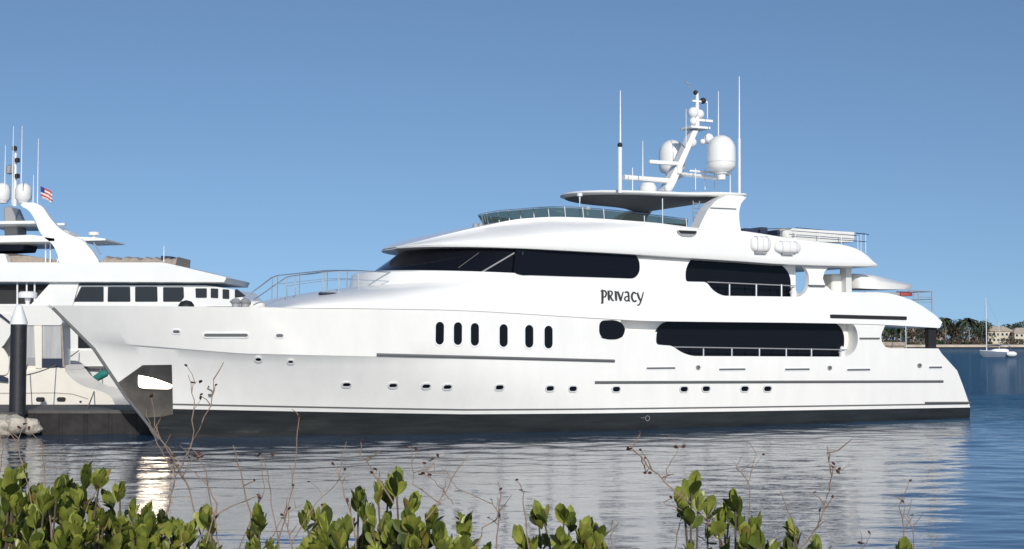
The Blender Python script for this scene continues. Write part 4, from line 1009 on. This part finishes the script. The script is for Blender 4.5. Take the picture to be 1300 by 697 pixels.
# pale boulders below the slab
rnd = random.Random(4)
def boulder(x, y, z, r, lab):
    bm = bmesh.new(); bmesh.ops.create_icosphere(bm, subdivisions=3, radius=1)
    o_ = [Vector((rnd.uniform(-9, 9),)*3) for _ in range(3)]
    from mathutils import noise
    for v in bm.verts:
        n_ = noise.noise(v.co*1.3 + o_[0])*.5 + noise.noise(v.co*3 + o_[1])*.2; v.co *= (1 + n_); v.co.x *= r*1.15; v.co.y *= r; v.co.z *= r*.9
    me = bpy.data.meshes.new('boulder'); bm.to_mesh(me); bm.free(); me.materials.append(M['rock'])
    o = bpy.data.objects.new('boulder', me); col.objects.link(o); o.location = (x, y, z); shade(o, 50)
    tag(o, lab, 'rock', 'pale boulders at the dock end')
for px, py, r, lab in ((4, 541, .48, 'pale boulder at the left edge under the dock slab'), (20, 538, .42, 'second pale boulder from the left under the dock slab'), (37, 542, .4, 'rightmost pale boulder, where the dock slab ends'), (-16, 540, .6, 'pale boulder just outside the left edge')):
    if px < -10: continue
    X, Z = P2(px, py, 59.2); boulder(X, 59.2 + rnd.uniform(-.3, .3), max(.1, Z), r, lab)
# black mooring pile with white cone cap
X, _ = P2(24, 470, 60.0)
pl_ = empty('mooring_pile', (X, 59.9, 0), 0, 'thick black mooring pile with a white conical cap at left', 'pile')
z_t = P2(24, 410, 59.9)[1]
MB().lathe([(.34, -2), (.34, 1), (.33, z_t)], (0, 0, 0), 20).build('post', M['pile'], pl_)
zc_ = P2(24, 386, 59.9)[1]; MB().lathe([(.36, z_t - .06), (.36, z_t + .03), (.12, zc_ - .06), (.0, zc_)], (0, 0, 0), 20).build('conical_cap', M['trim'], pl_)
# mooring lines
def rope(pts, lab):
    m = MB(); P = [Vector(p) for p in pts]; a, b, s_ = P[0], P[-1], .25; out = []
    for i in range(13):
        t = i/12; q = a.lerp(b, t); q.z -= s_*4*t*(1 - t)*(a - b).length*.04; out.append(q - P[0])
    m.tube(out, .028, 5); o = m.build('mooring_line', M['rope']); o.location = P[0]; tag(o, lab, 'rope')
def W3(x, y, Yd): w = at_y(x, y, Yd); return (w.x, w.y, w.z)
rope([W3(17, 527, 60.2), W3(35, 462, 68)], 'steep mooring line from the dock slab up to the cruiser beside the black pile')
rope([W3(110, 520, 61.5), W3(128, 468, 77.5)], 'thin mooring line rising from the dock to the yacht behind, right of the cruiser')
rope([W3(34, 476, 60.0), W3(100, 445, 77.8)], 'slack line from the black pile to the yacht behind the cruiser')

# ================================================================== FAR SHORE
wl = MB(); FY = 725
wl.box(0, 900, 0, 2.5, -1, 1.75)
o = wl.build('seawall', M['sand'], bevel=.1); o.location = (-250, FY, 0); tag(o, 'long low pale stone seawall along the far shore', 'seawall')
wl = MB(); wl.box(0, 900, -.6, 0, -1, .55); o = wl.build('footing', M['dock'], o)
def leaf_cloud(mb, c_, r, n, size, rnd, flat=1.):
    for _ in range(n):
        while True:
            q = Vector((rnd.uniform(-1, 1), rnd.uniform(-1, 1), rnd.uniform(-1, 1)))
            if .2 < q.length < 1: break
        q.length = q.length**.5 if rnd.random() < .7 else q.length
        p_ = Vector(c_) + Vector((q.x*r[0], q.y*r[1], q.z*r[2])); s_ = size*rnd.uniform(.6, 1.4)
        a = Vector((rnd.gauss(0, 1), rnd.gauss(0, 1), rnd.gauss(0, 1)*flat)).normalized(); b = a.cross(Vector((rnd.gauss(0, 1), rnd.gauss(0, 1), rnd.gauss(0, 1)))).normalized()
        mb.add([p_ - a*s_ - b*s_*.2, p_ + b*s_*.6, p_ + a*s_ + b*s_*.1, p_ - b*s_*.6], [(0, 1, 2, 3)])
def far_tree(px, Yd, top_y, w_px, kind, lab, rnd):
    X, ztop = P2(px, top_y, Yd); W = w_px/F*Yd/2; H = ztop - 2
    root = empty('palm_tree' if kind == 'palm' else 'broadleaf_tree', (X, Yd, 1.9), 0, lab, 'tree', 'trees along the far shore')
    if kind == 'palm':
        MB().tube([(0, 0, 0), (.15, 0, H*.5), (.3*rnd.uniform(-1, 1), 0, H*.86)], .38, 7, .24).build('trunk', M['palmbark'], root)
        mb = MB()
        for k in range(26):
            a = rnd.uniform(0, 2*math.pi); el = rnd.uniform(-.5, .9); L_ = W*rnd.uniform(.85, 1.1); prev = None; base = Vector((0, 0, H*.86))
            for j in range(6):
                t = j/5; r_ = L_*t; q = base + Vector((math.cos(a)*r_*math.cos(el*.6), math.sin(a)*r_*math.cos(el*.6), L_*(math.sin(el)*t - .75*t*t)))
                wv = Vector((-math.sin(a), math.cos(a), -.3))*(.16 + .5*math.sin(math.pi*min(1, t + .12)))*W*.28
                cur = (q - wv, q + wv)
                if prev: mb.add([prev[0], prev[1], cur[1], cur[0]], [(0, 1, 2, 3)])
                prev = cur
        mb.build('crown', M['farleaf'], root, 0, normals=False)
    else:
        tr = MB(); tr.tube([(0, 0, 0), (.3, 0, H*.3), (.1, 0, H*.6)], .5, 7, .2)
        for k in range(4):
            a = k*1.6 + rnd.random(); tr.tube([(0.2, 0, H*.3), (math.cos(a)*W*.5, math.sin(a)*W*.5, H*.65)], .22, 5, .08)
        tr.build('trunk', M['bark'], root)
        mb = MB()
        for k in range(11):
            a = rnd.uniform(0, 2*math.pi); rr = rnd.uniform(.1, .72); zz = rnd.uniform(.36, .86)
            cr_ = W*rnd.uniform(.30, .48)
            leaf_cloud(mb, (math.cos(a)*W*rr*(1.15 - abs(zz - .55)), math.sin(a)*W*rr, H*zz), (cr_, cr_, cr_*.75), 95, .42, rnd)
        mb.build('crown', M['farleaf2' if kind == 'brown' else 'farleaf'], root, 0, normals=False)
rnd = random.Random(11)
trees = [(1108, 760, 412, 34, 'green', 'round evergreen crown farthest left behind the stern cockpit'), (1121, 745, 409, 26, 'palm', 'palm seen first from left through the stern cockpit opening'),
 (1132, 765, 408, 34, 'green', 'dense evergreen seen in the middle of the stern cockpit opening'), (1143, 742, 411, 22, 'palm', 'slim palm seen just left of the thin cockpit post'),
 (1158, 765, 410, 32, 'brown', 'brownish crown seen right of the thin cockpit post'), (1172, 748, 412, 24, 'green', 'evergreen half hidden by the black stern pillar'),
 (1187, 765, 406, 30, 'brown', 'brownish bare-looking crown right behind the stern overhang'), (1200, 758, 400, 24, 'palm', 'tall thin palm nearest the stern, feathery top'),
 (1210, 770, 405, 30, 'brown', 'brownish low tree between the first and second palm past the stern'), (1222, 752, 402, 24, 'palm', 'palm with a pale straight trunk, second past the stern'),
 (1230, 742, 401, 26, 'palm', 'tallest palm of the far shore grove'), (1238, 760, 403, 30, 'green', 'dark dense evergreen left of the sailing boat mast'),
 (1247, 772, 407, 34, 'green', 'dark evergreen just behind the sailing boat mast'), (1214, 780, 407, 40, 'green', 'broad dark tree at the back of the palm grove'),
 (1272, 815, 411, 36, 'green', 'dark tree showing above the cream house roof'), (1292, 805, 408, 34, 'green', 'dark rounded tree at the right edge above the houses'),
 (1316, 790, 406, 40, 'green', 'evergreen beyond the right edge of the view'), (1255, 800, 411, 30, 'green', 'tree rising behind the left end of the cream house')]
for a in trees:
    if a[0] > 1305: continue
    far_tree(a[0], a[1], a[2], a[3], a[4], a[5], rnd)
# low shrubs on the far bank
def far_bush(px, Yd, ty, w, kind, lab):
    X, zt = P2(px, ty, Yd); W = w/F*Yd/2; mb = MB(); H = zt - 1.6
    for k in range(4): leaf_cloud(mb, (lerp(-W*.6, W*.6, k/3), rnd.uniform(-1, 1), H*.5), (W*.5, W*.4, H*.5), 120, .35, rnd)
    o = mb.build('shrub', M[kind], None, 0, normals=False); o.location = (X, Yd, 1.6); tag(o, lab, 'shrub', 'shrubs behind the far seawall')
for px, ty, w, k, lab in ((1279, 429, 22, 'farleaf2', 'brown shrub mound before the cream house, right of the sailing boat'), (1294, 430, 18, 'farleaf2', 'brown shrub mound near the right edge before the houses'), (1253, 433, 14, 'farleaf', 'low dark shrub behind the sailing boat mast'), (1240, 432, 18, 'farleaf2', 'brown shrub at the foot of the dark evergreens'), (1212, 433, 20, 'farleaf2', 'brown shrub under the palm grove'), (1226, 434, 14, 'farleaf', 'low green shrub between the pale palm trunks'), (1132, 433, 26, 'farleaf', 'dark shrub low in the stern cockpit opening, left part'), (1160, 434, 22, 'farleaf2', 'brown shrub low in the stern cockpit opening, right part'), (1190, 432, 16, 'farleaf', 'low dark shrub right of the black stern pillar')):
    far_bush(px, 734, ty, w, k, lab)
mb = MB(); rw = random.Random(8)
for k in range(46):
    x = lerp(150, 420, k/45); leaf_cloud(mb, (x, rw.uniform(845, 870), rw.uniform(5.5, 8)), (9, 5, rw.uniform(5, 6.5)), 300, .8, rw)
tag(mb.build('far_wood', M['farleaf2'], None, 0, normals=False), 'distant line of olive-brown woodland behind the shore houses', 'woodland', None, 'stuff')
def far_house(px0, px1, yt, yr, Yd, wallm, lab, wins):
    (x0, zt), (x1, _) = P2(px0, yt, Yd), P2(px1, yt, Yd); zr = P2(px0, yr, Yd)[1]; W = x1 - x0
    root = empty('house', (x0, Yd, 1.9), 0, lab, 'house', 'houses on the far shore'); H = zt - 1.9; D = 12
    MB().box(0, W, 0, D, 0, H).build('wall', M[wallm], root)
    MB().add([(-.7, -.7, H), (W + .7, -.7, H), (W + .7, D + .7, H), (-.7, D + .7, H), (W*.22, D/2, zr - 1.9), (W*.78, D/2, zr - 1.9), (-.7, -.7, H - .25), (W + .7, -.7, H - .25), (W + .7, D + .7, H - .25), (-.7, D + .7, H - .25)],
             [(0, 1, 5, 4), (1, 2, 5), (2, 3, 4, 5), (3, 0, 4), (0, 1, 7, 6), (1, 2, 8, 7), (2, 3, 9, 8), (3, 0, 6, 9), (6, 7, 8, 9)]).build('roof', M['tile'], root, 0)
    for i in range(wins):
        for z in (H*.2, H*.62):
            a = W*(i + .5)/wins; f_ = MB().box(a - .75, a + .75, -.06, .1, z, z + 1.6).build('window', M['trim'], root)
            MB().box(a - .62, a + .62, -.09, .0, z + .13, z + 1.47).build('pane', M['glass2'], f_)
far_house(1254, 1286, 420, 414, 770, 'housec', 'wide two-storey cream house with a pale tiled hip roof, behind the sailing boat', 6)
far_house(1288, 1318, 422, 416, 765, 'housec', 'cream house cut by the right edge of the picture', 5)
far_house(1186, 1199, 424, 418, 765, 'housep', 'small pinkish house half hidden behind the stern of the big yacht', 2)
far_house(1150, 1173, 421, 415, 775, 'housec', 'pale house seen through the stern cockpit opening', 3)
# ---- anchored sailing boat
SD = 350.
sb = empty('sailing_boat', (P2(1262, 440, SD)[0], SD, 0), 0, 'white sailing boat with dark hull side and bare mast, anchored before the far shore', 'sailing boat')
sx = sb.location.x
def s_(x, y): a, z = P2(x, y, SD); return a - sx, z
m = MB(); secs = []
for i in range(15):
    t = i/14; x = lerp(s_(1237, 0)[0], s_(1277, 0)[0], t); b = 1.5*min(1, (t*2.2)**.7)*(1 - .25*max(0, t - .6)); zs = lerp(1.45, 1.05, t)
    secs.append([(x + (.9*(1-t)**3), -b*.6, -.2), (x, -b*.95, zs*.55), (x, -b, zs), (x, b, zs), (x, b*.95, zs*.55), (x + (.9*(1-t)**3), b*.6, -.2)])
m.loft(secs); m.build('hull', M['solar'], sb)
m = MB(); m.loft([[(x, y, z + .01) for x, y, z in s__[2:4]] + [(x, y*.98, z + .13) for x, y, z in reversed(s__[2:4])] for s__ in secs]); m.build('deck', M['trim'], sb)
m = MB(); x0, x1 = s_(1250, 0)[0], s_(1272, 0)[0]; m.loft([[(x, -.9*k, 1.1), (x, -.8*k, 1.1 + h), (x, .8*k, 1.1 + h), (x, .9*k, 1.1)] for x, k, h in ((x0, .6, .3), (x0 + 1, 1, .75), (x1 - .8, 1, .8), (x1, .9, .6))]); m.build('cabin', M['trim'], sb, bevel=.05)
m = MB(); x0, x1 = s_(1263, 0)[0], s_(1276, 0)[0]; m.loft([[(x, -1.1, 2.5 + h), (x, 0, 2.75 + h), (x, 1.1, 2.5 + h), (x, 0, 2.6 + h)] for x, h in ((x0, -.1), (x0 + .8, .15), (x1 - .6, .15), (x1, -.1))]); m.build('bimini', M['soft'], sb)
m = MB(); x0 = s_(1272, 0)[0]
m.loft([[(x, -1.6 - .45*k*math.cos(t), .65 + .6*k*math.sin(t)) for t in [q*math.pi/4 for q in range(8)]] for x, k in ((x0 - .8, .5), (x0 - .3, 1), (x0 + 1.0, 1), (x0 + 1.6, .5))]); m.build('dinghy', M['trim'], sb, 50)
a, zt = s_(1251.5, 378); MB().tube([(a, 0, 1), (a, 0, zt)], .13, 8, .09).build('mast', M['trim'], sb)
b_, zb_ = s_(1270, 436); MB().tube([(a, 0, 2.6), (b_, 0, 2.7)], .16, 8).build('boom', M['navy'], sb)
c_, zc2 = s_(1268, 409)
MB().tube([(c_, 0, 1.2), (c_, 0, zc2)], .06, 6).build('mizzen_pole', M['trim'], sb)
m = MB(); m.tube([(a, 0, zt), (s_(1238, 0)[0], 0, 1.5)], .02, 4); m.tube([(a, 0, zt), (s_(1277, 0)[0], 0, 1.4)], .02, 4); m.build('stay', M['greyc'], sb)

# ================================================================== FOREGROUND SHRUBS
def leaf(mb, base, d, side, L_, w, rnd):
    d = d.normalized(); side = (side - d*side.dot(d)).normalized(); nrm = d.cross(side); vs = []; n = 6; curl = rnd.uniform(-.1, .25)
    for i in range(n + 1):
        t = i/n; ww = w*math.sin(math.pi*min(1, (.06 + .94*t)**1.35))**.62*(1 if t < .97 else .45)
        if i == 0: ww = w*.12
        c_ = base + d*(L_*t) + nrm*(curl*L_*t*t)
        for k in (-1, 0, 1): vs.append(c_ + side*(ww*k) + nrm*(.28*ww*abs(k)))
    fs = []
    for i in range(n):
        for k in range(2): a = i*3 + k; fs.append((a, a+1, a+4, a+3))
    mb.add(vs, fs)
def rosette(mb, tip, axis, n, L_, rnd, spread=.75):
    axis = axis.normalized()
    for k in range(n):
        a = k*2.4 + rnd.uniform(-.3, .3); el = lerp(.15, spread, (k/n))*rnd.uniform(.75, 1.25)
        h = axis.cross(Vector((math.cos(a), math.sin(a), .1))).normalized(); q = axis.cross(h)
        dirn = axis*math.cos(el) + (h*math.cos(a) + q*math.sin(a))*math.sin(el)
        base = tip - axis*(L_*.55*k/n)
        leaf(mb, base, dirn, dirn.cross(h*math.cos(a) + q*math.sin(a) + Vector((rnd.uniform(-.6, .6),)*3)), L_*rnd.uniform(.75, 1.15), L_*rnd.uniform(.19, .32), rnd)
def wig(a, b, k, amp, rnd):
    out = []; a = Vector(a); b = Vector(b)
    for i in range(k + 1):
        t = i/k; q = a.lerp(b, t); s = math.sin(math.pi*t)
        out.append(q + Vector((rnd.uniform(-1, 1), rnd.uniform(-1, 1), rnd.uniform(-.4, .4)))*amp*s)
    return out
SH = 0
def shrub(cx, Yd, tips, twigs, label, leafL=.075, seed=1, n=(9, 14)):
    rnd = random.Random(seed); X = P2(cx, 690, Yd)[0]; g0 = bank_h(X, Yd)
    root = empty('shrub', (X, Yd, g0), 0, label, 'shrub', 'broad-leaved shrubs on the near bank'); st = MB(); fo_ = MB()
    def L(px, py, dy): w = at_y(px, py, Yd + dy); return Vector((w.x - X, w.y - Yd, w.z - g0))
    for (px, py) in tips:
        dy = rnd.uniform(-.3, .35); t = L(px, py + 13, dy); b = Vector((t.x*.45 + rnd.uniform(-.08, .08), t.y*.3, 0)); 
        path = wig(b, t, 5, .035, rnd); st.tube(path, .0065, 5, .0035)
        ax = (path[-1] - path[-2]).normalized() + Vector((rnd.uniform(-.55, .55), rnd.uniform(-.5, .3), .3))
        rosette(fo_, t, ax, rnd.randint(*n), leafL*rnd.uniform(.8, 1.1), rnd)
        if py > 640 or rnd.random() < .4:
            for q in (path[-2], path[-2].lerp(path[-1], .5)): rosette(fo_, q, ax + Vector((rnd.uniform(-.7, .7), rnd.uniform(-.7, .7), 0)), 6, leafL*rnd.uniform(.65, .95), rnd, 1.3)
    if tips: fo_.build('foliage', M['leaf'], root, 60, normals=False)
    if tips: st.build('stem', M['twig'], root, 60)
    bd = MB()
    for pts, r in twigs:
        dr = MB()
        P = []; dy0 = rnd.uniform(-.3, .2)
        for i, (x, y) in enumerate(pts): P.append(L(x, y, dy0 + .02*i))
        path = [P[0]]
        for a, b in zip(P, P[1:]): path += wig(a, b, 3, .006, rnd)[1:]
        dr.tube(path, r*.78, 5, r*.38)
        for i in range(2, len(path)):
            if rnd.random() < .35:
                q = path[i]; e = q + Vector((rnd.uniform(-1, 1)*.05, rnd.uniform(-.03, .03), rnd.uniform(.01, .07))); dr.tube([q, (q + e)/2 + Vector((.004, 0, .004)), e], r*.55, 4, r*.3)
                if rnd.random() < .4: leaf(bd, e, Vector((rnd.uniform(-1, 1), rnd.uniform(-1, 1), rnd.uniform(-.3, 1))), Vector((1, .3, 0)), .018, .005, rnd)
        dr.build('dry_twig', M['ptwig'], root, 60)
        if rnd.random() < .35:
            for _ in range(2): leaf(bd, path[-1] + Vector((rnd.uniform(-1, 1), 0, rnd.uniform(-1, .2)))*.01, Vector((rnd.uniform(-1, 1), rnd.uniform(-1, 1), rnd.uniform(-.3, 1))), Vector((1, .3, 0)), .02, .007, rnd)
    if bd.v: bd.build('dried_buds', M['bud'], root, 60, normals=False)  # dried buds on the twigs, built from tiny leaf shapes
    return root
rnd = random.Random(21)
# left mass
def mass(x0, x1, topf, n, lo, rnd):
    out = []
    for _ in range(n):
        x = rnd.uniform(x0, x1); t = topf(x); out.append((x, rnd.uniform(t, lo)))
    return out
tipsA = [(14, 604), (24, 598), (37, 622), (50, 618), (72, 612), (84, 605), (108, 598), (126, 600), (60, 634), (98, 622)] + mass(-20, 110, lambda x: 620, 95, 745, rnd)
shrub(50, 5.2, tipsA, [([(70, 700), (62, 650), (56, 590), (52, 560)], .004), ([(10, 700), (18, 660), (12, 615)], .005), ([(96, 720), (104, 660), (112, 640)], .004), ([(30, 590), (20, 560), (6, 545)], .003), ([(0, 600), (4, 570), (0, 548)], .003), ([(40, 640), (22, 565), (30, 540)], .003)],
      'dense green shrub in the bottom left corner', seed=31)
tipsB = [(152, 616), (140, 625), (168, 640), (185, 650), (205, 652), (226, 664), (212, 660), (238, 668), (118, 640)] + mass(105, 240, lambda x: lerp(640, 672, (x-105)/135), 85, 745, rnd)
shrub(172, 5.5, tipsB, [([(126, 700), (126, 650), (124, 632)], .005), ([(200, 700), (215, 640), (222, 606), (232, 590), (244, 560), (268, 515), (271, 482)], .005), ([(244, 560), (246, 520), (245, 488), (250, 484)], .003), ([(222, 606), (214, 590), (205, 572), (190, 545), (186, 520)], .0035), ([(232, 590), (205, 560), (196, 540), (192, 505)], .003)],
      'green leafy shrub next to the bottom left one, tall forked twig rising over the anchor', seed=32)
shrub(285, 5.4, [(262, 648), (268, 658), (330, 650), (326, 668), (258, 690), (318, 692), (345, 690)], [([(262, 700), (240, 620), (228, 600), (206, 560), (196, 545)], .004), ([(330, 700), (318, 650), (306, 600), (296, 565)], .005), ([(280, 700), (270, 650), (262, 600), (250, 580)], .004), ([(355, 700), (344, 640), (340, 600), (336, 582)], .003), ([(300, 710), (322, 650), (336, 620), (330, 575)], .0035), ([(350, 700), (366, 640), (375, 590), (380, 530)], .004), ([(240, 620), (232, 605), (250, 575)], .003), ([(248, 700), (262, 660), (300, 640), (330, 628)], .004), ([(262, 690), (276, 640), (258, 610), (240, 596)], .0035), ([(370, 690), (400, 640), (430, 610), (440, 560)], .0025), ([(340, 690), (360, 655), (385, 640)], .003)],
      'sparse twiggy shrub with few leaves under the sun glint', seed=33, n=(7, 11))
tipsC = [(388, 650), (398, 642), (414, 655), (430, 668), (455, 625), (480, 618), (503, 606), (492, 622), (522, 632), (520, 655), (545, 650), (560, 668), (462, 640), (440, 664), (474, 648), (538, 672), (585, 690), (568, 690), (402, 672)] + mass(385, 600, lambda x: 660 + abs(x - 490)*.18, 95, 745, rnd)
shrub(490, 5.3, tipsC, [([(452, 700), (445, 650), (436, 622), (428, 600)], .004), ([(560, 640), (524, 615), (523, 574)], .003), ([(500, 640), (480, 610), (468, 590), (457, 578)], .004), ([(540, 660), (556, 640), (566, 625), (578, 600), (540, 600)], .003), ([(575, 640), (566, 628), (552, 610), (538, 602)], .003), ([(372, 700), (365, 670), (360, 655)], .004)],
      'green shrub with upright leaf clusters in the lower middle', seed=34)
shrub(600, 5.6, [(590, 653), (592, 660), (612, 694), (575, 700), (600, 720)], [([(606, 700), (612, 670), (630, 660), (636, 630), (632, 612)], .004), ([(636, 660), (625, 640), (580, 620), (568, 605)], .003), ([(630, 700), (634, 650), (636, 625)], .004)],
      'single small leaf cluster on a thin stem, right of the middle shrub', seed=35)
tipsD = [(664, 676), (684, 650), (690, 645), (672, 690), (724, 652), (716, 645), (708, 684), (740, 670), (752, 662), (760, 672), (745, 690), (700, 698), (765, 694)] + mass(658, 772, lambda x: 688, 26, 745, rnd)
shrub(712, 5.4, tipsD, [([(672, 700), (668, 660), (664, 632), (662, 620)], .004), ([(780, 700), (775, 680), (777, 664)], .003)],
      'low green shrub with paired leaf tufts, right of centre at the bottom edge', seed=36, n=(7, 11))
tipsE = [(868, 628), (878, 612), (886, 628), (870, 640), (898, 636), (912, 660), (926, 640), (934, 632), (938, 655), (946, 672), (955, 660), (965, 676), (918, 652), (975, 692), (950, 700)]
shrub(925, 5.2, tipsE, [([(925, 700), (905, 670), (888, 652), (872, 636), (858, 625), (840, 607), (822, 592), (812, 578), (802, 569)], .0055), ([(843, 610), (850, 590), (862, 568)], .0025), ([(815, 580), (820, 600)], .004), ([(905, 670), (880, 655), (860, 645), (842, 638)], .0035), ([(856, 700), (862, 670), (866, 655)], .003), ([(948, 690), (952, 620), (946, 606), (930, 585)], .003), ([(948, 616), (956, 590), (960, 575)], .0025)],
      'leafy branch leaning left with a long bare twig, bottom right of centre', seed=37, n=(6, 9))
shrub(1025, 5.4, [(1008, 662), (1010, 672), (1036, 684), (1042, 690), (1000, 696), (1025, 710)], [([(1010, 700), (1030, 680), (1042, 660), (1050, 630), (1056, 605), (1052, 585), (1050, 566)], .0045), ([(1008, 670), (998, 640), (990, 622)], .003), ([(1054, 600), (1062, 590)], .004), ([(1050, 575), (1064, 572)], .004), ([(1054, 590), (1066, 598)], .003)],
      'small shrub with a tall bare twig rising at its right', seed=38, n=(6, 9))
shrub(1150, 5.4, [(1145, 692), (1158, 698), (1150, 712)], [([(1148, 700), (1146, 660), (1142, 640), (1146, 632)], .003), ([(1160, 700), (1158, 670), (1152, 655)], .003), ([(1092, 720), (1094, 690)], .003)],
      'lone small tuft with a thin dried flower stalk at lower right', seed=39, n=(5, 7))
